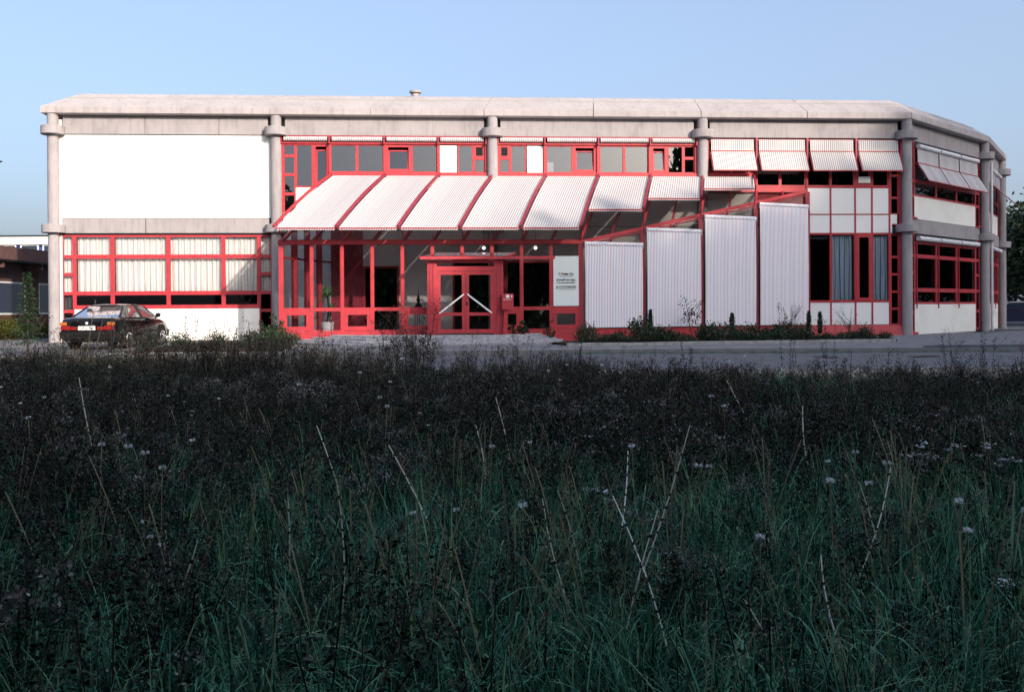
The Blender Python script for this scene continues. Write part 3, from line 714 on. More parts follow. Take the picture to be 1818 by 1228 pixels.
# entrance vestibule with double door
VO = 4.55; V0, V1 = 14.33, 16.95
ves = lambda *a, m='red', nm='vestibule_frame': MB(F1).box(*a).build(nm, M[m], con)
D0u, D1u = 14.66, 16.62
ves(V0, D0u, 3.6, VO, .17, 2.72); ves(D1u, V1, 3.6, VO, .17, 2.72)
ves(D0u, D1u, VO-.12, VO-.0, 2.36, 2.52, nm='lintel'); ves(D0u, D1u, VO-.1, VO-.02, 2.64, 2.72, nm='lintel')
MB(F1).box(D0u, D1u, VO-.08, VO-.074, 2.52, 2.64).build('pane', M['glass_front'], con)
for u in (V0+.08, V0+.20, D1u+.1, D1u+.22): MB(F1).box(u-.012, u+.012, VO, VO+.02, .2, 2.6).build('rib', M['red_dark'], con)
# little canopy, tilted glass in a red frame, with a longer front bar
b = MB(F1); b.bar((V0-.25, VO+.25, 2.80), (18.72, VO+.25, 2.80), .09, .10); b.build('canopy_bar', M['red'], con)
for u in (V0-.15, V0+.62, 15.65, 16.4, 17.0): MB(F1).bar((u, VO+.22, 2.84), (u+.45, 3.58, 3.02), .045).build('canopy_rib', M['red'], con)
MB(F1).quad((V0-.15, VO+.22, 2.87), (17.0, VO+.22, 2.87), (17.45, 3.58, 3.05), (V0+.3, 3.58, 3.05)).build('canopy_glass', M['glass_roof'], con)
MB(F1).bar((V0+.3, 3.58, 3.02), (17.45, 3.58, 3.02), .05).build('canopy_bar', M['red'], con)
mid = (D0u+D1u)/2
for s, (a, c) in enumerate(((D0u, mid-.004), (mid+.004, D1u))):
    b = MB(F1); z0, z1 = .21, 2.35; f = .12; o0, o1 = VO-.09, VO-.02
    b.box(a, a+f, o0, o1, z0, z1); b.box(c-f, c, o0, o1, z0, z1); b.box(a+f, c-f, o0, o1, z0, z0+.14); b.box(a+f, c-f, o0, o1, z1-f, z1); b.box(a+f, c-f, o0, o1, .82, .93)
    d = b.build('door', M['red'], con)
    MB(F1).box(a+f, c-f, VO-.06, VO-.054, z0+.14, .82).build('pane', M['glass_front'], d); MB(F1).box(a+f, c-f, VO-.06, VO-.054, .93, z1-f).build('pane', M['glass_front'], d)
    h = MB(F1)
    if s == 0: h.tube([(c-.05, VO+.05, 1.56), (a+.07, VO+.05, .90)], .028, 10)
    else: h.tube([(a+.05, VO+.05, 1.56), (c-.07, VO+.05, .90)], .028, 10)
    h.build('handle', M['handle'] if 'handle' in M else M['paper'], d, smooth=True)
MB(F1).box(mid+.02, mid+.07, VO-.02, VO+.01, 1.18, 1.28).build('lock', M['chrome'], con)
# porch box with bell and letter slot on a leaning red post
lb = thing('letterbox', tuple(F1(17.0, VO+.2, .2)), 'red letterbox and bell panel on a post right of the entrance door', 'letterbox')
MB(F1).box(16.88, 17.28, VO+.05, VO+.33, 1.02, 1.56).build('box', M['pinkred'] if 'pinkred' in M else M['red'], lb, bevel=.01)
MB(F1).prism([(16.92, VO+.08, .17), (17.06, VO+.08, .17), (17.06, VO+.2, .17), (16.92, VO+.2, .17)], [(16.96, VO+.1, 1.02), (17.10, VO+.1, 1.02), (17.10, VO+.22, 1.02), (16.96, VO+.22, 1.02)]).build('post', M['red'], lb)
MB(F1).box(17.02, 17.13, VO+.33, VO+.345, 1.42, 1.53).build('bell_plate', M['paper'], lb); MB(F1).box(17.19, 17.23, VO+.33, VO+.345, 1.43, 1.51).build('lamp_slot', M['paper'], lb)
MB(F1).box(16.92, 17.20, VO+.33, VO+.34, 1.36, 1.375).build('letter_slot', M['paper'], lb)

# sign board behind the glass
sg = thing('company_sign', tuple(F1(19.25, 3.36, 1.15)), 'pale sign board with three company names filling the last glass panel of the conservatory', 'sign')
MB(F1).box(18.80, 19.71, 3.54, 3.565, 1.14, 2.92).build('board', M['board'], sg)
def text(s, size, u, z, o, m, fr, par, name='lettering', width=None, bold=0.0):
    cu = bpy.data.curves.new('t', 'FONT'); cu.body = s; cu.size = size; cu.align_x = 'LEFT'; cu.extrude = .002; cu.offset = bold
    ob = bpy.data.objects.new('t', cu); col.objects.link(ob); bpy.context.view_layer.update()
    me = bpy.data.meshes.new_from_object(ob.evaluated_get(bpy.context.evaluated_depsgraph_get())); bpy.data.objects.remove(ob)
    co = [v.co.copy() for v in me.vertices]; w_ = max(c.x for c in co)-min(c.x for c in co); k = (width/w_) if width else 1
    x0 = min(c.x for c in co)
    off = Vector(par['_o'])
    for v in me.vertices: v.co = fr(u+(v.co.x-x0)*k, o+v.co.z, z+v.co.y)-off
    me.materials.clear(); me.materials.append(m); me.name = name
    t = bpy.data.objects.new(name, me); col.objects.link(t); t.parent = par; return t
to = 3.575
text('C', .13, 18.985, 2.24, to, M['ink'], F1, sg, bold=.002); text('MM-TEC', .10, 19.175, 2.24, to, M['ink'], F1, sg, width=.36, bold=.002)
def dot(u, z, r, m, par, o=to): MB(F1).tube([(u, o-.004, z), (u, o+.004, z)], r, 18).build('dot', m, par)
dot(19.125, 2.285, .036, M['ink_red'], sg)
text('INN', .10, 18.91, 2.03, to, M['ink'], F1, sg, width=.21, bold=.002); text('VA-TEC', .10, 19.225, 2.03, to, M['ink'], F1, sg, width=.37, bold=.002); dot(19.172, 2.068, .036, M['ink_blue'], sg)
text('F', .17, 18.91, 1.74, to, M['ink'], F1, sg, bold=.002); text('OTOVISION', .12, 19.005, 1.775, to, M['ink'], F1, sg, width=.60, bold=.002)
for z, a, c in ((2.19, 19.03, 19.50), (1.975, 18.92, 19.58), (1.955, 18.92, 19.58), (1.73, 18.99, 19.60)):
    MB(F1).box(a, c, to-.002, to+.003, z, z+.009).build('small_print', M['ink'], sg)

# lamps inside
for i, (u, o_, z) in enumerate(((16.35, 2.6, 3.28), (18.25, 2.6, 3.28), (14.45, 1.5, 3.25))):
    lab = ['round glass lamp glowing under the roof right of the entrance door', 'round glass lamp glowing above the panel left of the sign board', 'round glass lamp glowing above the left edge of the entrance canopy'][i]
    t = thing('globe_lamp', tuple(F1(u, o_, z-.06)), lab, 'lamp', 'globe lamps in the conservatory')
    b = MB(F1); b.tube([(u, o_, z-.06), (u, o_, z-.045), (u, o_, z), (u, o_, z+.045), (u, o_, z+.06)], [.02, .045, .065, .045, .02], 12); b.build('globe', M['lamp'], t, smooth=True)
    MB(F1).tube([(u, o_, z+.06), (u, o_, z+.62)], .008, 6).build('rod', M['plastic'], t)

# potted palm inside
pu, po = 10.72, 3.05
pl = thing('potted_palm', tuple(F1(pu, po, .17)), 'tall spiky palm in a white pot inside the conservatory', 'plant')
MB(F1).tube([(pu, po, .17), (pu, po, .60), (pu, po, .62), (pu, po, .56)], [.19, .24, .24, .20], 24).build('pot', M['pot'], pl, smooth=True)
MB(F1).tube([(pu-.03, po, .56), (pu+.05, po, 1.0), (pu, po, 1.62)], [.045, .035, .03], 8).build('trunk', M['bark'], pl, smooth=True)
MB(F1).tube([(pu+.08, po+.05, .56), (pu+.12, po, 1.05)], [.03, .025], 8).build('trunk', M['bark'], pl, smooth=True)
rng = random.Random(7)
def blade(mb, base, dirv, ln, wd, droop, seg=5):
    d = Vector(dirv).normalized(); side = d.cross(Vector((0, 0, 1)));
    side = side.normalized() if side.length > .01 else Vector((1, 0, 0)); i = len(mb.v); p = Vector(base)
    for k in range(seg+1):
        t = k/seg; ww = wd*(1-t**1.6)*.5+.001
        q = p + d*ln*t + Vector((0, 0, -droop*ln*t*t)); mb.v += [q-side*ww, q+side*ww]
    for k in range(seg): a = i+2*k; mb.f.append((a, a+1, a+3, a+2))
for c, (uu, zz_, ln) in enumerate(((pu, 1.62, .62), (pu+.12, 1.07, .42), (pu-.02, 1.5, .5))):
    c0 = F1(uu, po, zz_)
    for k in range(46):
        a = rng.random()*6.283; el = rng.uniform(-.2, 1.35)
        mb = MB(); blade(mb, c0, (math.cos(a)*math.cos(el), math.sin(a)*math.cos(el), math.sin(el)), ln*rng.uniform(.75, 1.15), .065, rng.uniform(.1, .55)); mb.build('leaf', M['palm'], pl)
# ornamental bronze figure group on a stand
fu, fo = 13.95, 2.7
fg = thing('ornament_stand', tuple(F1(fu, fo, .17)), 'dark bronze tiered ornament with a spire on a thin legged stand inside', 'ornament')
b = MB(F1)
b.tube([(fu, fo, 1.05), (fu, fo, 1.10), (fu, fo, 1.16), (fu, fo, 1.24), (fu, fo, 1.27), (fu, fo, 1.33), (fu, fo, 1.40), (fu, fo, 1.44), (fu, fo, 1.52), (fu, fo, 1.58), (fu, fo, 1.80)], [.20, .19, .13, .10, .05, .045, .085, .05, .04, .015, .006], 20); b.build('spire', M['bronze'], fg, smooth=True)
MB(F1).tube([(fu, fo, .98), (fu, fo, 1.04)], [.21, .21], 20).build('top', M['bronze'], fg)
for s in ((-.12, -.1), (.12, -.1), (-.03, .12), (.04, .1)): MB(F1).tube([(fu+s[0]*1.1, fo+s[1]*1.1, .17), (fu+s[0], fo+s[1], .98)], .012, 6).build('leg', M['bronze'], fg)

# ------------------------------------------------------------ entrance steps
def stepoutline(g):
    # podium with chamfered corners, in F1 coordinates; g = growth
    return [(10.9-g*1.5, 3.70), (12.6-g*.8, 5.3+g), (13.6, 5.75+g), (16.9, 5.75+g), (17.8+g*.45, 5.4+g), (18.35+g*.6, 3.70)]
st = thing('entrance_steps', tuple(F1(14.9, 4.6, -.13)), 'grey granite entrance steps with chamfered corners leading up to the door', 'steps')
for i, (g, z) in enumerate(((1.25, -.03), (.85, .03), (.42, .10), (0, .17))):
    ol = stepoutline(g); zb = -.2
    rr = []
    for lo, hi in ((-.01, z-.06), (-.03, z)):
        pass
    MB(F1).prism([(x, y, zb) for x, y in ol], [(x, y, z-.012) for x, y in ol]).build('step', M['step'], st, bevel=.012)
# slab joints: individual edge stones on each tread's front
rngs = random.Random(3)
for (g, z) in ((1.25, -.03), (.85, .03), (.42, .10), (0, .17)):
    ol = stepoutline(g)
    for (p, q) in zip(ol[:-1], ol[1:]):
        ln = math.hypot(q[0]-p[0], q[1]-p[1]); k = max(1, int(ln/.75))
        for j in range(k):
            a = j/k; c = (j+1)/k; jz = rngs.uniform(-.004, .004)
            pa = (p[0]+(q[0]-p[0])*a, p[1]+(q[1]-p[1])*a); pc = (p[0]+(q[0]-p[0])*c, p[1]+(q[1]-p[1])*c)
            dx_, dy_ = (q[0]-p[0])/ln, (q[1]-p[1])/ln; nx, ny = -dy_, dx_
            e = .006
            A_ = (pa[0]+dx_*e+nx*.02, pa[1]+dy_*e+ny*.02); B_ = (pc[0]-dx_*e+nx*.02, pc[1]-dy_*e+ny*.02)
            C_ = (B_[0]-nx*.35, B_[1]-ny*.35); D_ = (A_[0]-nx*.35, A_[1]-ny*.35)
            MB(F1).prism([(x, y, z-.055+jz) for x, y in (A_, B_, C_, D_)], [(x, y, z+jz) for x, y in (A_, B_, C_, D_)]).build('edge_stone', M['step'], st)

# ------------------------------------------------------------ planting beds, kerbs, patches
def kerb_line(pts, name, z0, z1, w, m, stone=.9, label=None):
    t = thing(name, (pts[0][0], pts[0][1], z0), label, 'kerb')
    for p, q in zip(pts[:-1], pts[1:]):
        p = Vector((*p, 0)); q = Vector((*q, 0)); d = (q-p); ln = d.length; d.normalize(); nn = Vector((-d.y, d.x, 0))*w; k = max(1, int(ln/stone))
        for j in range(k):
            a = p+d*(ln*j/k+.006); c = p+d*(ln*(j+1)/k-.006); jz = rngs.uniform(-.006, .006)
            MB().prism([(v.x, v.y, z0) for v in (a, c, c+nn, a+nn)], [(v.x, v.y, z1+jz) for v in (a, c, c+nn, a+nn)]).build('kerb_stone', m, t)
    return t
slab('planting_bed', [(1.9, 28.55), (12.8, 30.75), (13.6, 33.6), (3.0, 31.6), (1.2, 30.4)], -.2, -.06, M['soil'])
slab('planting_bed', [(-11.0, 26.2), (-6.6, 26.3), (-7.2, 30.5), (-8.2, 32.2), (-10.2, 33.6), (-11.2, 32.5)], -.2, -.08, M['soil'])
kerb_line([(1.7, 28.2), (12.6, 30.35)], 'bed_kerb', -.2, -.02, .22, M['kerb'], label='pale kerb along the front of the rose bed right of the steps')
kerb_line([(-11.2, 25.35), (1.8, 26.35), (9, 27.0)], 'road_kerb', -.35, -.10, .14, M['kerb'], label='long kerb of pale stones between road and paved forecourt')
slab('asphalt_patch', [(11.7, 26.25), (12.0, 27.1), (12.6, 27.5), (60, 27.0), (60, 25.75)], -.2, -.112, M['black_asphalt'])
b = MB()
for cx, cy in ((8.0, 23.6), ):
    b.tube([(cx, cy, -.24), (cx, cy, -.225)], .32, 24)
tag(b.build('manhole_cover', M['plastic']), 'dark round manhole cover set in the grey road', 'manhole cover')
for (cx, cy, lab) in ((10.4, 23.4, 'dark scrap of bark lying on the road beside the manhole'),): 
    b = MB(); b.prism([(cx-.4, cy-.25, -.24), (cx+.1, cy-.1, -.24), (cx+.5, cy+.12, -.24), (cx+.2, cy+.16, -.24), (cx-.3, cy-.1, -.24)], [(cx-.36, cy-.22, -.21), (cx+.1, cy-.08, -.20), (cx+.45, cy+.1, -.215), (cx+.2, cy+.12, -.205), (cx-.28, cy-.1, -.21)])
    tag(b.build('bark_scrap', M['bark']), lab, 'debris')

# ------------------------------------------------------------ vegetation sources
def leaf_cloud(n, rx, rz, size, seed, squash=1.0, shape=None):
    r = np.random.RandomState(seed); V = []; 
    d = r.normal(size=(n, 3)); d /= np.linalg.norm(d, axis=1)[:, None]; rad = r.uniform(.35, 1.0, n)**.6
    P = d*rad[:, None]*np.array([rx, rx, rz])
    # clumping
    cl = r.normal(size=(26, 3)); cl /= np.linalg.norm(cl, axis=1)[:, None]; cl = cl*np.array([rx, rx, rz])*.82
    idx = r.randint(0, 26, n); mixk = r.uniform(.25, .85, n)[:, None]
    P = P*(1-mixk*.6)+cl[idx]*mixk*.6*1.15 + r.normal(size=(n, 3))*size*.8
    a = r.normal(size=(n, 3)); a /= np.linalg.norm(a, axis=1)[:, None]
    b_ = np.cross(a, r.normal(size=(n, 3))); b_ /= np.linalg.norm(b_, axis=1)[:, None]
    s = size*r.uniform(.5, 1.2, n)[:, None]
    V = np.stack([P-a*s*.5, P+b_*s*.32, P+a*s*.5, P-b_*s*.32], 1).reshape(-1, 3)
    return V, np.arange(4*n).reshape(-1, 4)
def add_kids(root, kids): KIDS[root.name] = kids
def tree_proto(name, seed, H, rx, leaf, n, m, label, cat, group, trunk_r=.25, base=.25):
    t = thing(name, (0, 0, 0), label, cat, group); t['_o'] = (0, 0, 0)
    b = MB(); b.tube([(0, 0, -.3), (.05, 0, H*.3), (0, .05, H*.8)], [trunk_r, trunk_r*.75, trunk_r*.2], 9)
    r = random.Random(seed)
    for k in range(9):
        a = r.random()*6.28; z = H*r.uniform(.25, .6); b.tube([(0, 0, z), (math.cos(a)*rx*.35, math.sin(a)*rx*.35, z+H*.1), (math.cos(a)*rx*.7, math.sin(a)*rx*.7, z+H*.2)], [trunk_r*.4, trunk_r*.25, .03], 6)
    k1 = b.build('trunk', M['bark'], t, smooth=True)
    V, Fq = leaf_cloud(n, rx, H*(1-base)/2, leaf, seed); V[:, 2] += H*(base+(1-base)/2)
    k2 = np_obj('crown', V, Fq, m, t); add_kids(t, [k1, k2]); return t
def place(t, loc, s, rz, label=None, first=[]):
    c = copy_tree(t) if t.name in USED else t
    USED.add(t.name); c.location = loc
    c.scale = s if hasattr(s, '__len__') else (s, s, s); c.rotation_euler = (0, 0, rz)
    if label: c['label'] = label
    return c
USED = set()
# trees standing behind the photographer: they shade the field and half the front, and show in the dark panes
TG = 'tall trees standing behind the photographer'
tp = tree_proto('shade_tree', 11, 10, 3.4, .62, 12000, M['tree_leaf'], 'dense tree behind the field, one of the row that shades the grass', 'tree', TG, base=.02)
rt = random.Random(5)
for i, x in enumerate(np.arange(-14, 34, 3.4)):
    h = 11.7+rt.uniform(-.4, .4) + max(0, x-21)*.25
    place(tp, (x+rt.uniform(-.6, .6), -4.6+rt.uniform(-.6, .6)-max(0, x)*.02, -.5), (1, .75, h/10), rt.random()*6)
hs_x = [24.5, 29.0, 32.5, 36, 40, 44, 47.5, 51, 55, 59, 63, 90]; hs_h = [20.0, 24.7, 25.3, 26.4, 27.4, 28.6, 30.9, 33.8, 36.5, 37.5, 38, 38]
for row in range(3):
    x = 26.2+row*.8
    while x < 84:
        yy = -9-5.2*row+rt.uniform(-.7, .7); hx = x-5.2*row*.72
        h = float(np.interp(hx, hs_x, hs_h))*1.01+5.2*row*.5*.98+rt.uniform(-.35, .35)
        place(tp, (x+.6, yy, -.5), (1.15, 1.3, h/10), rt.random()*6); x += 2.7 if row == 0 else 3.2

# right background trees
tq = tree_proto('leafy_tree', 23, 9, 4.0, .30, 14000, M['dark_leaf'], 'large dark leafy tree at the right edge behind the building corner', 'tree', 'trees behind the right corner', base=.08)
place(tq, (35.2, 60, -.3), (1.25, 1.25, 1.02), .3, 'large dark leafy tree at the right edge, rising just past the building corner')
place(tq, (41.0, 70, -.3), (1.4, 1.4, 1.12), 2.1, 'dark tree further back behind the large one at the right edge')
place(tq, (34.0, 68, -.3), (1.1, 1.1, .72), 4.0, 'lower dark tree tucked behind the building corner on the right')
b = MB(); b.tube([(30.6, 54.5, -.3), (30.6, 54.5, 3.6)], .035, 8); tag(b.build('metal_post', mat('teal_post_paint', (.05, .22, .24), .5)), 'slim teal post before the dark trees on the right', 'post')

for i, (x, y, h) in enumerate(((47, 52, 1.25), (52, 56, 1.4), (57, 61, 1.5), (62, 66, 1.6), (44, 47, 1.0), (66, 60, 1.7), (42, 58, 1.2))):
    place(tq, (x, y, -.3), (1.3, 1.3, h), i*1.1, 'dark leafy tree of the row far right of the building, mirrored in its corner windows')
# conifer sapling left
def conifer(x, y, z, H, label):
    t = thing('spruce_sapling', (x, y, z), label, 'tree')
    MB().tube([(x, y, z-.05), (x, y, z+H)], [.035, .008], 8).build('trunk', M['bark'], t, smooth=True)
    r = np.random.RandomState(2); V = []; n = 3000
    hh = r.uniform(.05, 1, n)**.8; a = r.uniform(0, 6.283, n); lay = np.round(hh*16)/16
    rad = (1-hh)**.8*.40*H*.5*r.uniform(.1, 1, n)*(0.7+.5*np.sin(a*3+lay*47))+.03
    P = np.stack([x+rad*np.cos(a), y+rad*np.sin(a), z+H*(.05+.95*(lay*.7+hh*.3)) - rad*.18], 1)
    d = np.stack([np.cos(a), np.sin(a), r.uniform(-.6, .4, n)], 1)+r.normal(size=(n, 3))*.5; d /= np.linalg.norm(d, axis=1)[:, None]
    s = np.cross(d, r.normal(size=(n, 3))); s /= np.linalg.norm(s, axis=1)[:, None]; L_ = .085
    V = np.stack([P, P+d*L_*.5+s*.012, P+d*L_, P+d*L_*.5-s*.012], 1).reshape(-1, 3)-np.array([x, y, z])
    np_obj('needles', V, np.arange(4*n).reshape(-1, 4), M['conifer_leaf'], t)
conifer(-13.3, 25.4, -.15, 2.25, 'young dark spruce sapling beside the paved yard left of the car')
# yellow-green shrubs by the brown bungalow
def bush(name, x, y, z, rx, rz, n, size, m, label, cat, group=None, seed=1, blooms=0, bm=None):
    t = thing(name, (x, y, z), label, cat, group)
    V, Fq = leaf_cloud(n, rx, rz, size, seed); V[:, 2] += rz*.9; V[:, 2] = np.abs(V[:, 2]); np_obj('foliage', V, Fq, m, t)
    b = MB()
    for k in range(7):
        a = k*.9+seed; b.tube([(x, y, z-.05), (x+math.cos(a)*rx*.7, y+math.sin(a)*rx*.7, z+rz*1.2)], [.012, .005], 5)
    b.build('stems', M['bark'], t, kind='stuff')
    if blooms:
        V, Fq = leaf_cloud(blooms*9, rx*.3, rz*.3, .045, seed+9); r = np.random.RandomState(seed+5)
        c = r.normal(size=(blooms, 3)); c /= np.linalg.norm(c, axis=1)[:, None]; c[:, 2] = np.abs(c[:, 2]); c = c*np.array([rx, rx, rz])*r.uniform(.7, 1.05, (blooms, 1)); c[:, 2] += rz*.8
        V = V.reshape(blooms, 36, 3)*.10/max(.1, rx*.3)*.55 + c[:, None, :]; np_obj('blooms', V.reshape(-1, 3), Fq, bm or M['bloom'], t)['kind'] = 'stuff'
    return t
bush('flowering_shrub', -22.0, 40.5, -.15, 1.0, .5, 2600, .09, M['yellow_leaf'], 'yellow green flowering shrub before the brown building, nearest the left edge', 'shrub', None, 31)
bush('flowering_shrub', -21.7, 43.3, -.15, .9, .42, 2200, .09, M['yellow_leaf'], 'low yellow green shrub under the second window of the brown building', 'shrub', None, 32)
slab('planting_bed', [(-24, 37.5), (-20.8, 38.5), (-20.6, 46), (-23.2, 46)], -.2, -.10, M['soil'])

# rose bushes
rr = random.Random(12)
RG = 'low rose bushes in the bed right of the steps'
protoR = []
for s in range(4):
    protoR.append(bush('rose_bush', 0, 0, 0, .42, .24, 620, .075, M['rose_leaf'], 'low dark rose bush with pale pink blooms in the bed before the striped blinds', 'shrub', RG, 40+s, blooms=7))
for p in protoR: KIDS[p.name] = [c for c in bpy.data.objects if c.parent == p]
for i in range(44):
    f = (i//2+.5)/22; row = i % 2
    x = 2.2+10.4*f+rr.uniform(-.15, .15); y = 28.9+2.15*f+(.65 if row else 0)+rr.uniform(-.12, .12)+ (.3 if row and f < .4 else 0)
    s = rr.uniform(.55, 1.25)*(1.0 if f < .75 else .7)
    place(protoR[i % 4], (x, y, -.07), (s, s, s*rr.uniform(.55, 1.5)), rr.random()*6)
RL = 'rose bushes in the sunlit bed left of the steps'
protoL = bush('rose_bush', 0, 0, 0, .5, .34, 480, .085, M['rose_leaf'], 'sunlit rose bush with pale blooms in the bed before the white wall', 'shrub', RL, 60, blooms=14)
KIDS[protoL.name] = [c for c in bpy.data.objects if c.parent == protoL]
for i, (x, y, s) in enumerate(((-10.7, 27.2, 1.25), (-10.2, 28.3, 1.3), (-10.5, 29.6, 1.0), (-9.2, 27.0, .9), (-9.4, 29.4, .8), (-8.5, 30.2, 1.2), (-8.3, 28.6, .85), (-7.6, 29.6, 1.35), (-7.4, 27.7, 1.0), (-8.8, 31.5, 1.25), (-8.0, 31.4, 1.5), (-7.0, 28.8, 1.2), (-9.9, 31.2, .9), (-7.3, 30.6, 1.1))):
    place(protoL, (x, y, -.09), (s*.72, s*.72, s*(.40 if i in (2, 3, 4, 6) else .62)), i*1.3)
# slim columnar evergreens and young shrubs in front of the blinds
def columnar(u, o_, z, H, r0, label):
    p = F1(u, o_, z); t = thing('columnar_evergreen', tuple(p), label, 'shrub')
    r = np.random.RandomState(int(u*10)); n = 700; hh = r.uniform(0, 1, n); a = r.uniform(0, 6.28, n); rad = r0*np.sqrt(np.clip(np.sin(np.pi*np.clip(hh*.9+.1, 0, 1)), .02, 1))*r.uniform(.4, 1, n)
    P = np.stack([rad*np.cos(a), rad*np.sin(a), hh*H], 1); d = r.normal(size=(n, 3)); d[:, 2] = np.abs(d[:, 2])+.5; d /= np.linalg.norm(d, axis=1)[:, None]
    s = np.cross(d, r.normal(size=(n, 3))); s /= np.linalg.norm(s, axis=1)[:, None]
    V = np.stack([P, P+d*.04+s*.018, P+d*.08, P+d*.04-s*.018], 1).reshape(-1, 3); np_obj('foliage', V, np.arange(4*n).reshape(-1, 4), M['conifer_leaf'], t)
    MB().tube([(p.x, p.y, p.z-.1), (p.x, p.y, p.z+H*.8)], [.02, .005], 5).build('stem', M['bark'], t)
columnar(25.75, 2.1, .0, .80, .10, 'slim columnar evergreen before the third striped blind')
columnar(29.15, 1.0, -.02, .86, .09, 'slim columnar evergreen at the foot of the tallest blind, left of its twin')
columnar(29.6, 1.0, -.02, .84, .09, 'slim columnar evergreen beside the red post, right of its twin')
columnar(22.45, 2.9, .0, .95, .07, 'thin leafy column shrub between the first and second striped blind')
def sapling(x, y, z, H, spread, leaves, size, m, label, seed, cat='shrub', lean=.1, bare=False, name='young_shrub'):
    t = thing(name, (x, y, z), label, cat); r = random.Random(seed); b = MB(); tips = []
    nb = 7 if not bare else 12
    for k in range(nb):
        a = r.random()*6.28; z0 = H*r.uniform(.05, .5); e = (x+math.cos(a)*spread*r.uniform(.5, 1), y+math.sin(a)*spread*r.uniform(.5, 1), z+z0+H*r.uniform(.25, .5))
        m0 = (x+lean*z0/H, y, z+z0); mm_ = ((m0[0]+e[0])/2+r.uniform(-.05, .05), (m0[1]+e[1])/2, (m0[2]+e[2])/2-.03)
        b.tube([m0, mm_, e], [.008, .006, .003], 5); tips += [(mm_, .6), (e, 1)]
        for q in range(3 if bare else 0):
            e2 = (e[0]+r.uniform(-.15, .15), e[1]+r.uniform(-.15, .15), e[2]+r.uniform(.0, .25)); b.tube([mm_, e2], [.004, .002], 4); tips.append((e2, 1))
    b.tube([(x, y, z-.05), (x+lean*.5, y, z+H*.5), (x+lean, y, z+H)], [.015, .01, .004], 6); tips.append(((x+lean, y, z+H), 1)); tips.append(((x+lean*.5, y, z+H*.6), 1))
    b.build('stem', M['bark'], t)
    V = []; rs = np.random.RandomState(seed)
    for _ in range(leaves):
        c = np.array(tips[rs.randint(len(tips))][0]); c = c+rs.normal(size=3)*np.array([.09, .09, .13])*H*.6
        d = rs.normal(size=3); d /= np.linalg.norm(d); s = np.cross(d, rs.normal(size=3)); s /= np.linalg.norm(s)
        V += [c-d*size*.5, c+s*size*.28, c+d*size*.5, c-s*size*.28]
    V = np.array(V)-np.array([x, y, z]); np_obj('foliage', V, np.arange(len(V)).reshape(-1, 4), m, t)
p = F1(24.0, 2.9, -.05); sapling(p.x, p.y, p.z, 1.45, .5, 240, .09, M['rose_leaf'], 'young leafy shrub before the gap between second and third blind', 3, lean=-.25)
p = F1(25.15, 2.9, -.05); sapling(p.x, p.y, p.z, .5, .22, 160, .11, M['rose_leaf'], 'broad leaved dark shrub at the foot of the second gap between blinds', 4)
p = F1(28.0, 2.0, -.1); sapling(p.x, p.y, p.z, 1.25, .55, 130, .045, M['seed_grey'], 'twiggy grey shrub before the tallest blind', 5, bare=True)
p = F1(30.6, 1.4, -.1); sapling(p.x, p.y, p.z, 1.1, .6, 110, .045, M['seed_grey'], 'twiggy grey shrub before the low white panels of the right bay', 6, bare=True)
p = F1(17.5, 4.3, .0); sapling(p.x, p.y, p.z, .55, .35, 260, .12, M['rose_leaf'], 'dark broad leaved shrub in front of the low pane right of the door', 8)
p = F1(18.55, 4.3, -.02); sapling(p.x, p.y, p.z, .6, .3, 150, .09, M['rose_leaf'], 'small leafy shrub beside the steps under the sign board', 9)
p = F1(8.9, 3.9, -.1); sapling(p.x, p.y, p.z, .95, .45, 420, .11, M['rose_leaf'], 'dark shrub at the left foot of the glass conservatory', 10)

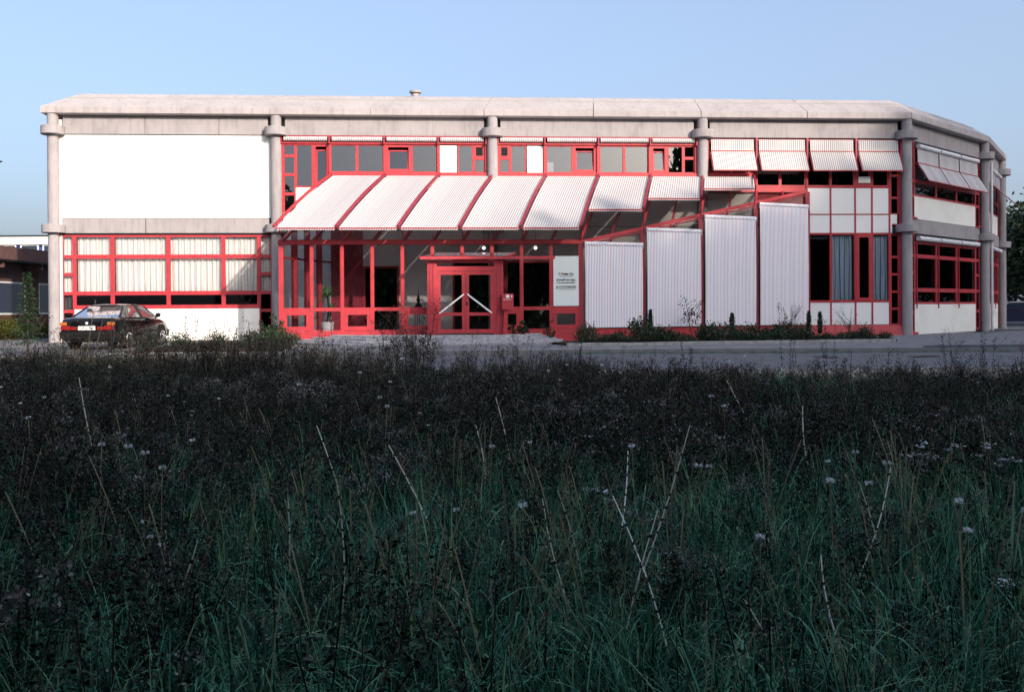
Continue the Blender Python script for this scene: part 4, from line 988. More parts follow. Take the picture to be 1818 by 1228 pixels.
# ------------------------------------------------------------ black saloon car
def car(x, y, z, label):
    t = thing('parked_car', (x, y, z), label, 'car'); mk = MB
    def fr(a, b_, c): return Vector((x+a, y+b_, z+c))
    st_ = [(-2.30, .78, .34, .86, .70), (-2.24, .84, .28, .93, .76), (-2.12, .865, .24, .975, .78), (-1.75, .875, .22, .99, .80), (-1.2, .88, .20, .985, .82), (-.3, .88, .20, .97, .84), (.6, .88, .20, .955, .84),
           (1.0, .875, .20, .945, .82), (1.5, .87, .22, .90, .80), (1.95, .85, .24, .83, .76), (2.2, .80, .28, .76, .72), (2.32, .70, .36, .66, .62)]
    b = MB(); secs = []
    for (yy, w_, zb, zt, wt) in st_:
        hm = .56
        half = [(0, zb), (w_*.85, zb), (w_*.98, zb+.08), (w_, .45 if zt > .5 else zb+.15), (w_, hm), (w_*.985, hm+.05), (w_*.97, zt-.12), (w_*.94, zt-.05), (wt*.97, zt-.005), (wt*.55, zt+.012), (0, zt+.018)]
        loop = half + [(-a, c) for a, c in half[-2:0:-1]]
        secs.append(len(b.v))
        for a, c in loop: b.v.append(fr(a, yy, c))
    n = len(loop)
    for s in range(len(st_)-1):
        for k in range(n): b.f.append((secs[s]+k, secs[s]+(k+1) % n, secs[s+1]+(k+1) % n, secs[s+1]+k))
    b.f.append(tuple(range(secs[0], secs[0]+n))[::-1]); b.f.append(tuple(range(secs[-1], secs[-1]+n)))
    body = b.build('body', M['black'], t, smooth=True)
    # roof shell
    b = MB(); rows = [(-.98, .50, 1.345), (-.80, .55, 1.385), (-.3, .575, 1.41), (.15, .565, 1.405), (.45, .53, 1.365)]
    for (yy, w_, zz_) in rows:
        for a, dz in ((-w_-.03, -.06), (-w_, -.012), (-w_*.5, .006), (0, .012), (w_*.5, .006), (w_, -.012), (w_+.03, -.06)): b.v.append(fr(a, yy, zz_+dz))
    for s in range(4):
        for k in range(6): q = s*7+k; b.f.append((q, q+1, q+8, q+7))
    o_ = b.build('roof', M['black'], t, smooth=True); sm = o_.modifiers.new('s', 'SOLIDIFY'); sm.thickness = .025; sm.offset = -1
    for s in (-1, 1):
        p_ = mk(fr)
        p_.bar((s*.60, .46, 1.33), (s*.80, 1.12, .95), .05, .05); p_.build('windscreen_pillar', M['black'], t)
        mk(fr).bar((s*.605, -.20, 1.36), (s*.83, -.16, .96), .03, .09).build('door_pillar', M['plastic'], t)
        c = mk(fr); c.prism([(s*.585, -1.02, 1.34), (s*.60, -.80, 1.355), (s*.82, -1.12, .975), (s*.80, -1.72, .985)], [(s*.545, -1.02, 1.34), (s*.56, -.80, 1.355), (s*.78, -1.12, .975), (s*.70, -1.72, .985)]); c.build('rear_pillar', M['black'], t)
        g = mk(fr); g.quad((s*.61, .44, 1.34), (s*.61, -.84, 1.35), (s*.825, -1.15, .975), (s*.825, 1.08, .955)); g.build('side_window', M['car_glass'], t)
        mk(fr).bar((s*.845, 1.05, .965), (s*.845, -1.6, .985), .02, .02).build('window_trim', M['plastic'], t)
        mk(fr).box(min(s*.88, s*.905), max(s*.88, s*.905), -1.35, 1.2, .50, .56).build('side_strip', M['plastic'], t)
        # mirror
        mk(fr).tube([(s*.90, .86, 1.03), (s*.93, .84, 1.04), (s*.99, .83, 1.05), (s*1.05, .85, 1.04)], [.04, .075, .075, .05], 10).build('mirror', M['black'], t, smooth=True)
    g = mk(fr); g.quad((-.52, -.99, 1.335), (.52, -.99, 1.335), (.70, -1.68, 1.0), (-.70, -1.68, 1.0)); g.build('rear_window', M['car_glass'], t)
    g = mk(fr); g.quad((-.57, .46, 1.345), (.57, .46, 1.345), (.76, 1.12, .965), (-.76, 1.12, .965)); g.build('windscreen', M['car_glass'], t)
    # seats with headrests
    for (sx, sy) in ((-.38, -.15), (.38, -.15)):
        mk(fr).prism([(sx-.24, sy-.35, .9), (sx+.24, sy-.35, .9), (sx+.24, sy-.22, .9), (sx-.24, sy-.22, .9)], [(sx-.17, sy-.47, 1.14), (sx+.17, sy-.47, 1.14), (sx+.17, sy-.38, 1.14), (sx-.17, sy-.38, 1.14)]).build('seat', M['rubber'], t)
        mk(fr).box(sx-.11, sx+.11, sy-.50, sy-.42, 1.15, 1.28).build('headrest', M['rubber'], t)
    for sx in (-.36, .36): mk(fr).prism([(sx-.30, -1.25, .95), (sx+.30, -1.25, .95), (sx+.30, -1.1, .95), (sx-.30, -1.1, .95)], [(sx-.20, -1.3, 1.10), (sx+.20, -1.3, 1.10), (sx+.2, -1.22, 1.10), (sx-.2, -1.22, 1.10)]).build('seat', M['rubber'], t)
    # bumpers
    b = mk(fr); b.prism([(-.86, -2.16, .34), (-.78, -2.40, .34), (.78, -2.40, .34), (.86, -2.16, .34), (.86, -1.9, .34), (-.86, -1.9, .34)], [(-.87, -2.16, .56), (-.80, -2.43, .56), (.80, -2.43, .56), (.87, -2.16, .56), (.885, -1.9, .56), (-.885, -1.9, .56)]); b.build('rear_bumper', M['plastic'], t, bevel=.02)
    mk(fr).box(-.78, .78, -2.445, -2.43, .46, .50).build('bumper_strip', M['rubber'], t)
    b = mk(fr); b.prism([(-.84, 2.0, .30), (.84, 2.0, .30), (.74, 2.42, .30), (-.74, 2.42, .30)], [(-.87, 2.0, .54), (.87, 2.0, .54), (.78, 2.44, .54), (-.78, 2.44, .54)]); b.build('front_bumper', M['plastic'], t, bevel=.02)
    # tail lamps
    for s in (-1, 1):
        q = lambda a: (min(s*a[0], s*a[1]), max(s*a[0], s*a[1]))
        lamp = mk(fr); lamp.box(*q((.52, .80)), -2.325, -2.25, .61, .74); L1 = lamp.build('tail_lamp', M['tail_red'], t, bevel=.01)
        mk(fr).box(*q((.62, .83)), -2.315, -2.24, .755, .85).build('indicator_lens', M['tail_amber'], L1, bevel=.01)
        mk(fr).box(*q((.31, .50)), -2.325, -2.28, .61, .71).build('fog_lens', M['tail_red'], L1, bevel=.01)
    pt_ = mk(fr).box(-.26, .26, -2.335, -2.318, .61, .73).build('number_plate', M['plate'], t)
    tfr = lambda u, o_, zz_: Vector((x+u, y-2.337-o_, z+zz_))
    text('OF:L PA', .12, -.22, .628, 0, M['ink'], tfr, pt_, width=.44, bold=.001)
    mk(fr).tube([(0.0, -2.325, .82), (0.0, -2.31, .82)], .04, 16).build('badge', M['paper'], t)
    mk(fr).tube([(-.5, -2.42, .27), (-.5, -2.1, .27)], .03, 10).build('exhaust_pipe', M['chrome'], t)
    mk(fr).tube([(.38, -2.44, .24), (.38, -2.25, .24)], .045, 10).build('exhaust_pipe', M['chrome'], t)
    mk(fr).tube([(.7, -1.9, 1.0), (.62, -1.86, 1.02)], .02, 6)
    # wheels
    for s in (-1, 1):
        for yy in (-1.38, 1.40):
            arch = mk(fr).tube([(s*.875, yy, .36), (s*.89, yy, .36)], .37, 26).build('wheel_arch', M['rubber'], t)
            wh = mk(fr).tube([(s*.70, yy, .32), (s*.72, yy, .32), (s*.89, yy, .32), (s*.905, yy, .32)], [.29, .32, .32, .29], 28).build('wheel', M['rubber'], t, smooth=True)
            mk(fr).tube([(s*.895, yy, .32), (s*.915, yy, .32)], [.205, .19], 24).build('rim', M['rim'], wh, smooth=True)
            h_ = mk(fr)
            for k in range(5):
                a = k*1.2566; h_.bar((s*.925, yy, .32), (s*.925, yy+.17*math.cos(a), .32+.17*math.sin(a)), .04, .05)
            h_.build('spokes', M['chrome'], wh); mk(fr).tube([(s*.918, yy, .32), (s*.921, yy, .32)], .17, 20).build('brake_disc', M['rubber'], wh)
    b = mk(fr); b.tube([(-.5, -1.0, 1.35), (-.52, -1.2, 1.7)], .006, 5)
    return t
car(-12.98, 30.55, -.13, 'black four door saloon car parked facing the white wall, seen from behind')
# dark car far right
def far_car(x, y, z, label):
    t = thing('parked_car', (x, y, z), label, 'car'); t['_o'] = (x, y, z)
    pr = [(-2.1, .3), (-2.15, .65), (-1.9, .9), (-1.2, .95), (-.6, 1.38), (.7, 1.4), (1.3, .95), (2.05, .8), (2.15, .5), (2.1, .3)]
    MB().prism([(x+a, y-.85, z+c) for a, c in pr], [(x+a, y+.85, z+c) for a, c in pr]).build('body', mat('dark_blue_car_paint', (.01, .014, .04), .25, .5, coat=.5), t, bevel=.06)
    MB().prism([(x+a, y-.862, z+c) for a, c in ((-1.0, .97), (-.55, 1.32), (.65, 1.33), (1.1, .97))], [(x+a, y-.852, z+c) for a, c in ((-1.0, .97), (-.55, 1.32), (.65, 1.33), (1.1, .97))]).build('side_window', M['dark_glass'], t)
    for a in (-1.35, 1.35): MB().tube([(x+a, y-.87, z+.32), (x+a, y-.70, z+.32)], .32, 20).build('wheel', M['rubber'], t, smooth=True)
    MB().box(x-2.17, x-2.14, y-.5, y+.5, z+.55, z+.68).build('bumper', M['paper'], t)
far_car(27.3, 50.5, -.12, 'dark blue car parked under the trees behind the right building corner')
# ------------------------------------------------------------ left background
bg = thing('brown_bungalow', (-26, 47, -.13), 'low brown building with deep flat roof edge and white framed windows at the left edge', 'building')
BX = -23.3
MB().box(-60, BX, 34, 62, -.13, .92).build('brick_base', M['brick'], bg); 
ww = [(36.4, 38.6), (39.6, 44.4), (45.6, 50.0), (51.2, 56)]
prev = 34
for (a, c) in ww:
    MB().box(-60, BX-.02, prev, a, .92, 3.3).build('wall', M['brick'], bg); prev = c
    nn = 2; wdt = (c-a)/nn
    MB().box(-60, BX-.05, a, c, 2.45, 3.3).build('wall', M['brown'], bg)
    for k in range(nn):
        f = MB(); a0, a1 = a+k*wdt, a+(k+1)*wdt; e = .07
        f.box(BX-.12, BX-.02, a0, a0+e, .92, 2.45); f.box(BX-.12, BX-.02, a1-e, a1, .92, 2.45); f.box(BX-.12, BX-.02, a0+e, a1-e, .92, 1.0); f.box(BX-.12, BX-.02, a0+e, a1-e, 2.37, 2.45)
        fo_ = f.build('window', M['win_white'], bg); MB().box(BX-.09, BX-.08, a0+e, a1-e, 1.0, 2.37).build('pane', M['dark_glass'], fo_)
MB().box(-60, BX-.02, prev, 62, .92, 3.3).build('wall', M['brick'], bg)
MB().box(-62, BX+1.0, 33, 64, 3.30, 3.36).build('soffit', M['plastic'], bg)
for yy in np.arange(34, 63, 3.4): MB().box(BX, BX+.85, yy, yy+.18, 3.02, 3.295).build('roof_beam', M['brown'], bg)
MB().box(-62, BX+1.05, 33, 64, 3.365, 3.95).build('fascia', M['brown'], bg)
fb = thing('distant_office_block', (-62, 120, -.3), 'far cream office block with a row of blue windows above the brown roof', 'building')
MB().box(-110, -49, 120, 134, -.3, 8.2).build('wall', M['cream'], fb); MB().box(-110.2, -48.8, 119.7, 134.2, 9.75, 10.75).build('parapet', M['cream'], fb); MB().box(-110.4, -48.6, 119.6, 134.3, 10.75, 10.95).build('roof_edge', M['dark_glass'], fb)
MB().box(-110, -49, 120.3, 134, 8.2, 9.75).build('window_band_wall', M['ink_blue'], fb)
x = -84.0
while x < -50:
    f = MB(); f.box(x, x+.15, 119.95, 120.1, 8.2, 9.75); f.box(x+2.2, x+2.35, 119.95, 120.1, 8.2, 9.75); f.box(x+.15, x+2.2, 119.95, 120.1, 8.2, 8.35); f.box(x+.15, x+2.2, 119.95, 120.1, 9.6, 9.75)
    fo_ = f.build('window', M['win_white'], fb); MB().box(x+.15, x+2.2, 120.05, 120.08, 8.35, 9.6).build('pane', M['dark_glass'], fo_); x += 2.9
# street lamp whose head reaches in from the left
sp = thing('street_lamp', (-13.6, 22.5, -.3), 'dark street lamp whose head just enters the photo at the left edge', 'street lamp')
MB().tube([(-13.9, 22.5, -.3), (-13.9, 22.5, 4.5), (-13.8, 22.5, 4.65), (-13.2, 22.5, 4.68)], .05, 10).build('pole', M['steel'], sp, smooth=True)
MB().tube([(-13.35, 22.5, 4.68), (-13.0, 22.5, 4.68), (-12.55, 22.5, 4.70), (-12.37, 22.5, 4.70)], [.04, .07, .055, .015], 12).build('lamp_head', M['bronze'], sp, smooth=True)

M['brown_soil'] = mat('brown_gravelly_soil', (.13, .095, .075), .95, .1, var=.35, scale=9, bump=.8, bscale=60)
slab('gravel_ground', [(1.2, 17.9), (3.5, 16.4), (40, 15.2), (40, 19.3), (-3, 19.5)], -.5, -.262, M['brown_soil'])
# ------------------------------------------------------------ gravel strip at the field's far edge
rg = np.random.RandomState(9); n = 9000
gx = rg.uniform(-14, 14, n); gy = 18.8-np.abs(rg.normal(size=n))*.9+rg.uniform(-.1, .9, n); gx[:4500] = rg.uniform(1.5, 13.5, 4500); gy[:4500] = rg.uniform(16.0, 19.1, 4500)
V = []; Fq = []
s = rg.gamma(2.0, .012, n)+.01; s = np.minimum(s, .09)
tet = np.array([[1, 0, -.2], [-.5, .87, -.25], [-.5, -.87, -.2], [.1, .05, .75]])
ang = rg.uniform(0, 6.28, n); ca, sa = np.cos(ang), np.sin(ang)
T = np.repeat(tet[None], n, 0)*(1+rg.normal(size=(n, 4, 3))*.2)*s[:, None, None]
T = np.stack([T[..., 0]*ca[:, None]-T[..., 1]*sa[:, None], T[..., 0]*sa[:, None]+T[..., 1]*ca[:, None], T[..., 2]], -1)
gz = np.array([-.262 if (a > 1.3 and c > 16.3) else field_z(a, c) for a, c in zip(gx, gy)]); T += np.stack([gx, gy, gz+.01], 1)[:, None, :]
idx = (np.arange(n)*4)[:, None, None]+np.array([[0, 1, 3], [1, 2, 3], [2, 0, 3]])[None]
M['gravel'] = leaf_mat('gravel_stones', [(.09, .07, .06), (.20, .16, .13), (.30, .26, .22), (.5, .48, .45)], 0, .9)
o = np_obj('gravel', T.reshape(-1, 3), idx.reshape(-1, 3), M['gravel']); tag(o, 'brown gravel strip with pale stones between the weeds and the road', 'gravel', kind='stuff')

# ------------------------------------------------------------ field of grass and weeds
class VB:
    def __init__(s): s.V = []; s.F = []; s.n = 0
    def ribbon(s, p, d, ln, wd, droop, seg, side=None, tip=True):
        d = d/np.linalg.norm(d); sd_ = np.cross(d, [0, 0, 1.0]) if side is None else side
        nn = np.linalg.norm(sd_); sd_ = sd_/nn if nn > .01 else np.array([1.0, 0, 0])
        for k in range(seg+1):
            t = k/seg; ww = wd*.5*((1-t**1.5) if tip else 1)+.0006
            q = p+d*ln*t+np.array([d[0]*droop*ln*t*t*.8, d[1]*droop*ln*t*t*.8, -droop*ln*t*t*.9]); s.V += [q-sd_*ww, q+sd_*ww]
        for k in range(seg): a = s.n+2*k; s.F.append((a, a+1, a+3, a+2))
        s.n += 2*(seg+1)
        return q
    def leaf(s, c, d, ln, wd, sd_):
        s.V += [c, c+d*ln*.45+sd_*wd*.5, c+d*ln, c+d*ln*.45-sd_*wd*.5]; s.F.append((s.n, s.n+1, s.n+2, s.n+3)); s.n += 4
def rdir(r, up=0):
    a = r.normal(size=3); a[2] = a[2]*.6+up; return a/np.linalg.norm(a)
src = bpy.data.collections.new('field_plant_kinds')
def reg(o): src.objects.link(o); return o
def joined(name, parts):                    # parts: list of (VB, material) in one mesh
    V = []; F_ = []; mi = []; off = 0
    for k, (vb, m) in enumerate(parts): V += vb.V; F_ += [tuple(i+off for i in f) for f in vb.F]; mi += [k]*len(vb.F); off += len(vb.V)
    me = bpy.data.meshes.new(name); me.from_pydata([tuple(v) for v in V], [], F_)
    for _, m in parts: me.materials.append(m)
    me.polygons.foreach_set('material_index', mi); me.update(); return bpy.data.objects.new(name, me)
def grass_clump(seed, n, h, wd, spread, droop):
    r = np.random.RandomState(seed); vb = VB()
    for _ in range(n):
        a = r.uniform(0, 6.28); rad = spread*r.uniform(0, 1)**.7; p = np.array([rad*math.cos(a), rad*math.sin(a), -.03]); tl = r.uniform(.05, .55); b_ = a+r.normal()*.8
        vb.ribbon(p, np.array([math.cos(b_)*tl, math.sin(b_)*tl, 1.0]), h*r.uniform(.45, 1.1), wd*r.uniform(.6, 1.3), droop*r.uniform(.2, 1.6), 5)
    return joined('grass', [(vb, M['grass'])])
def weed_plant(seed, h, nst, leafn, heads, headmat, lean=.25, leafmat='weed', lsz=.06, hs=.02):
    r = np.random.RandomState(seed); vs = VB(); vl = VB(); vh = VB()
    for _ in range(nst):
        a = r.uniform(0, 6.28); p = np.array([.06*math.cos(a), .06*math.sin(a), -.03]); d = np.array([math.cos(a)*lean*r.uniform(.2, 1.6), math.sin(a)*lean*r.uniform(.2, 1.6), 1.0]); ln = h*r.uniform(.6, 1.1)
        tip = vs.ribbon(p, d, ln, .006, .06, 4, side=np.array([1, .2, 0]), tip=False); d = d/np.linalg.norm(d)
        for k in range(leafn):
            t = r.uniform(.15, .98); c = p+d*ln*t+np.array([0, 0, -.06*ln*t*t]); ld = rdir(r, .25); sd_ = np.cross(ld, rdir(r)); sd_ /= np.linalg.norm(sd_)
            vl.leaf(c+ld*.01, ld, lsz*r.uniform(.5, 1.5)*(1.25-t*.7), lsz*.38, sd_)
        for k in range(3):
            b_ = r.uniform(0, 6.28); dd = np.array([math.cos(b_)*.7, math.sin(b_)*.7, .8]); st0 = p+d*ln*r.uniform(.55, .85); e = vs.ribbon(st0, dd, h*.22, .004, .05, 2, side=np.array([0, 1, .1]), tip=False)
            for q in range(heads): c = e+r.normal(size=3)*.025; ld = rdir(r, .4); sd_ = np.cross(ld, rdir(r)); sd_ /= np.linalg.norm(sd_); vh.leaf(c, ld, hs, hs*.8, sd_)
        for q in range(heads*2): c = tip+r.normal(size=3)*np.array([.03, .03, .02]); ld = rdir(r, .4); sd_ = np.cross(ld, rdir(r)); sd_ /= np.linalg.norm(sd_); vh.leaf(c, ld, hs, hs*.8, sd_)
    return joined('weed', [(vs, M['seed']), (vl, M[leafmat]), (vh, M[headmat])])
def umbel(seed, h, m, n=3):
    r = np.random.RandomState(seed); vs = VB(); vh = VB(); vl = VB()
    for _ in range(n):
        a = r.uniform(0, 6.28); p = np.array([.05*math.cos(a), .05*math.sin(a), -.03]); d = np.array([math.cos(a)*.2*r.rand(), math.sin(a)*.2*r.rand(), 1.0]); tip = vs.ribbon(p, d, h*r.uniform(.8, 1.1), .006, .03, 4, side=np.array([1, .3, 0]), tip=False)
        for q in range(16):
            b_ = r.uniform(0, 6.28); rd = r.uniform(0, .055); c = tip+np.array([rd*math.cos(b_), rd*math.sin(b_), r.normal()*.006]); ld = np.array([math.cos(b_), math.sin(b_), .1]); vh.leaf(c, ld, .022, .022, np.array([-math.sin(b_), math.cos(b_), .1]))
        for k in range(14): t = r.uniform(.1, .8); c = p+d/np.linalg.norm(d)*h*t; ld = rdir(r, .3); sd_ = np.cross(ld, rdir(r)); sd_ /= np.linalg.norm(sd_); vl.leaf(c, ld, .07, .015, sd_)
    return joined('umbel', [(vs, M['seed']), (vl, M['weed']), (vh, M[m])])
kinds = []
for s in range(4): kinds.append(grass_clump(s, 46, .52+.05*s, .009, .18, 1.15))          # 0-3 lush grass
for s in range(2): kinds.append(grass_clump(10+s, 26, .60, .005, .13, .5))                # 4-5 finer grass
for s in range(4): kinds.append(weed_plant(20+s, .55+.05*s, 4, 22, 5, ['seed', 'seed_grey', 'seed', 'weed'][s]))   # 6-9 dark weeds
for s in range(2): kinds.append(weed_plant(30+s, .80, 3, 14, 7, 'seed', .18, lsz=.045))     # 10-11 taller seeding weeds
kinds.append(umbel(40, .62, 'seed', 3)); kinds.append(umbel(41, .42, 'white_flower', 3)); kinds.append(umbel(42, .5, 'purple_flower', 2))   # 12,13,14
kinds.append(weed_plant(50, .50, 4, 10, 9, 'seed_grey', .3, hs=.028))                      # 15 fluffy heads
kinds.append(weed_plant(51, 1.15, 2, 26, 6, 'seed', .08, lsz=.05))                         # 16 tall thin weed
def straw_arcs(seed, h, n):
    r = np.random.RandomState(seed); vs = VB(); vh = VB()
    for _ in range(n):
        a = r.uniform(0, 6.28); tl = r.uniform(.1, .6); tip = vs.ribbon(np.array([.03*math.cos(a), .03*math.sin(a), -.03]), np.array([math.cos(a)*tl, math.sin(a)*tl, 1.0]), h*r.uniform(.6, 1.1), .0055, .35*r.rand(), 7, side=np.array([1, .2, 0]), tip=False)
        for q in range(10): c = tip+r.normal(size=3)*.012+np.array([0, 0, -.012*q]); ld = rdir(r, .5); sd_ = np.cross(ld, rdir(r)); sd_ /= np.linalg.norm(sd_); vh.leaf(c, ld, .018, .006, sd_)
    return joined('straw', [(vs, M['straw']), (vh, M['straw'])])
kinds.append(straw_arcs(60, .75, 3)); kinds.append(straw_arcs(61, .6, 5))           # 17,18
vb_ = VB(); rr_ = np.random.RandomState(3); tip_ = vb_.ribbon(np.array([0, 0, -.03]), np.array([.05, 0, 1.0]), .6, .004, .02, 3, side=np.array([1, 0, 0]), tip=False); vf_ = VB()
for q in range(14): ld = rdir(rr_, .3); sd_ = np.cross(ld, rdir(rr_)); sd_ /= np.linalg.norm(sd_); vf_.leaf(tip_+ld*.004, ld, .02, .016, sd_)
kinds.append(joined('single_head', [(vb_, M['straw']), (vf_, M['white_flower'])]))  # 19
for i, k_ in enumerate(kinds): k_.name = 'plant_kind_%02d' % i; reg(k_)

def scatter(name, pts, idx, rot, scl, label, cat):
    me = bpy.data.meshes.new(name); me.from_pydata([tuple(p) for p in pts], [], []); 
    a = me.attributes.new('idx', 'INT', 'POINT'); a.data.foreach_set('value', np.asarray(idx, np.int32))
    a = me.attributes.new('rot', 'FLOAT_VECTOR', 'POINT'); a.data.foreach_set('vector', np.asarray(rot, np.float32).ravel())
    a = me.attributes.new('scl', 'FLOAT_VECTOR', 'POINT'); a.data.foreach_set('vector', np.asarray(scl, np.float32).ravel())
    o = bpy.data.objects.new(name, me); col.objects.link(o); tag(o, label, cat, kind='stuff')
    g = bpy.data.node_groups.new(name, 'GeometryNodeTree'); g.interface.new_socket('Geometry', in_out='INPUT', socket_type='NodeSocketGeometry'); g.interface.new_socket('Geometry', in_out='OUTPUT', socket_type='NodeSocketGeometry')
    N = g.nodes; gi = N.new('NodeGroupInput'); go = N.new('NodeGroupOutput'); ip = N.new('GeometryNodeInstanceOnPoints'); ci = N.new('GeometryNodeCollectionInfo')
    ci.inputs['Collection'].default_value = src; ci.inputs['Separate Children'].default_value = True; ci.inputs['Reset Children'].default_value = True
    ip.inputs['Pick Instance'].default_value = True
    def att(nm, ty): a = N.new('GeometryNodeInputNamedAttribute'); a.data_type = ty; a.inputs['Name'].default_value = nm; return a.outputs['Attribute']
    Lk = g.links; Lk.new(gi.outputs[0], ip.inputs['Points']); Lk.new(ci.outputs[0], ip.inputs['Instance']); Lk.new(att('idx', 'INT'), ip.inputs['Instance Index'])
    e2r = N.new('FunctionNodeEulerToRotation'); Lk.new(att('rot', 'FLOAT_VECTOR'), e2r.inputs[0]); Lk.new(e2r.outputs[0], ip.inputs['Rotation'])
    Lk.new(att('scl', 'FLOAT_VECTOR'), ip.inputs['Scale']); Lk.new(ip.outputs[0], go.inputs[0])
    md = o.modifiers.new('scatter', 'NODES'); md.node_group = g
    return o
r = np.random.RandomState(77)
def vnoise(x, y, s, seed):
    rr_ = np.random.RandomState(seed); g = rr_.rand(64, 64); X = (x/s) % 63; Y = (y/s) % 63; i = X.astype(int); j = Y.astype(int); fx = X-i; fy = Y-j; fx = fx*fx*(3-2*fx); fy = fy*fy*(3-2*fy)
    return (g[i, j]*(1-fx)*(1-fy)+g[i+1, j]*fx*(1-fy)+g[i, j+1]*(1-fx)*fy+g[i+1, j+1]*fx*fy)
def field_pts(n, y0, y1, xm=.62, pw=1.0):
    y = y0+(y1-y0)*r.uniform(0, 1, n)**pw; x = r.uniform(-1, 1, n)*(y*xm+1.2); return x, y
def keep_far_right(x, y):                   # weeds thin out at the gravel on the right
    edge = 18.2 - .0*x; lim = np.where(x > 1.5, 16.2-.05*(x-1.5), 18.0+.6*np.clip(-x/8, 0, 1)); lim = lim+1.0*(vnoise(x+40, y, 1.3, 5)-.5)
    return y < lim
# grass
x, y = field_pts(7600, 2.2, 18.5, pw=.85); k = keep_far_right(x, y); x, y = x[k], y[k]
mid_green = vnoise(x+30, y, 2.2, 1)*.7+vnoise(x+30, y, .8, 2)*.3
lush = mid_green + .22*np.clip((x+1.5)/4, -1, 1) - .35*np.clip((y-9.5)/7, -1, 1)*(.8-.35*np.clip(x/3, 0, 1))
sel = r.uniform(0, 1, len(x)) < np.clip((lush-.22)*2.1 - .9*np.clip((-x-.9)/1.6, 0, 1)*np.clip((7-y)/3, 0, 1), .07, 1); x, y, lush = x[sel], y[sel], lush[sel]
n = len(x); idx = np.where(r.rand(n) < .72, r.randint(0, 4, n), r.randint(4, 6, n)); z = np.array([field_z(a, c) for a, c in zip(x, y)])
sc_ = r.uniform(.65, 1.15, n)*(.75+.4*vnoise(x+20, y+50, 1.6, 9)); scv = np.stack([sc_*1.1, sc_*1.1, sc_], 1)
scatter('grass', np.stack([x, y, z], 1), idx, np.stack([r.normal(size=n)*.12, r.normal(size=n)*.12, r.uniform(0, 6.28, n)], 1), scv, 'long green grass growing in the shaded field before the building', 'grass')
# weeds
x, y = field_pts(12500, 2.8, 18.9, pw=.75); k = keep_far_right(x, y); x, y = x[k], y[k]
dens = .25+.75*np.clip((y-6)/7, 0, 1)+.35*np.clip(-x/5, 0, 1); dens *= .35+.9*vnoise(x+30, y, 1.1, 21); dens = np.where(y < 7, dens*.45+.25*np.clip(-x/2.5-.2, 0, 1), dens)
sel = r.uniform(0, 1, len(x)) < dens*.9; x, y = x[sel], y[sel]; n = len(x); u = r.rand(n)
idx = np.where(u < .74, r.randint(6, 10, n), np.where(u < .88, r.randint(10, 12, n), np.where(u < .92, 12, np.where(u < .955, 15, np.where(u < .963, 13, np.where(u < .972, 14, 9))))))
z = np.array([field_z(a, c) for a, c in zip(x, y)])
lefty = np.clip((-x+1)/5, 0, 1)*np.clip((y-9)/6, 0, 1)
s_ = r.uniform(.6, 1.15, n)*(.72+.38*vnoise(x+10, y+9, 1.8, 33))*(1+.12*lefty)*(1-(.22+.16*np.clip(x/3, 0, 1))*np.clip((y-11)/6, 0, 1))*(.82+.36*vnoise(x+44, y+3, .7, 91)); s_ = np.where(y < 7, s_*.85, s_)
scatter('weeds', np.stack([x, y, z], 1), idx, np.stack([r.normal(size=n)*.13, r.normal(size=n)*.13, r.uniform(0, 6.28, n)], 1), np.stack([s_]*3, 1), 'dark tangled weeds with brown seed heads covering the field', 'weeds')
n = 420; x = r.uniform(1.5, 14, n); y = 26.15-.03*(x-1.5)+r.normal(size=n)*.07; s_ = r.uniform(.12, .30, n)
scatter('verge_grass', np.stack([x, y, np.full(n, -.24)], 1), r.randint(0, 6, n), np.stack([np.zeros(n), np.zeros(n), r.uniform(0, 6.28, n)], 1), np.stack([s_]*3, 1), 'thin line of grass growing along the kerb of the road', 'grass')
# wispy taller weeds along the far edge, standing up against the steps and the road
n = 1300; x = r.uniform(-11, 12, n); y = r.uniform(13.5, 18.6, n); k = keep_far_right(x, y-.6) & (r.rand(n) < np.where(x > 2.5, .35, np.where(x < -9.5, .4, 1))*np.clip(vnoise(x+30, y, .9, 71)*1.8-.35, .05, 1)); x, y = x[k], y[k]; n = len(x)
z = np.array([field_z(a, c) for a, c in zip(x, y)]); s_ = r.uniform(.5, 1.1, n)*np.where((x > -9) & (x < -1.5), 1.22, .85)*(.8+.4*vnoise(x+30, y, 1.5, 72))
scatter('tall_weeds', np.stack([x, y, z], 1), r.choice([10, 11, 10, 11, 16], n), np.stack([r.normal(size=n)*.1, r.normal(size=n)*.1, r.uniform(0, 6.28, n)], 1), np.stack([s_]*3, 1), 'loose row of taller wispy weeds along the far edge of the field', 'weeds')
# patches of white flowers lower right, umbels mid
P = []; I = []
for (cx, cy, rad, n_, kk) in ((3.55, 7.6, .5, 6, 13), (.55, 6.2, .2, 1, 13), (-1.7, 10.2, .8, 12, 12), (3.0, 10.5, 1.2, 8, 14), (-3.6, 12.5, 1.5, 10, 15), (1.2, 13, 1.5, 9, 12), (1.6, 9.5, 1.2, 2, 13), (-6.5, 15, 2.5, 16, 12)):
    for _ in range(n_): a = r.uniform(0, 6.28); d = rad*math.sqrt(r.rand()); P.append((cx+d*math.cos(a), cy+d*math.sin(a), field_z(cx, cy))); I.append(kk)
for _ in range(230):
    y_ = r.uniform(4, 17); x_ = r.uniform(-.58, .58)*y_; P.append((x_, y_, field_z(x_, y_))); I.append(int(r.choice([19, 19, 17, 18, 17, 14 if y_ > 11 else 18])))
for _ in range(70):
    y_ = r.uniform(3.2, 8); x_ = r.uniform(-.5, .58)*y_; P.append((x_, y_, field_z(x_, y_))); I.append(int(r.choice([17, 18])))
n = len(P); s_ = r.uniform(.75, 1.25, n)
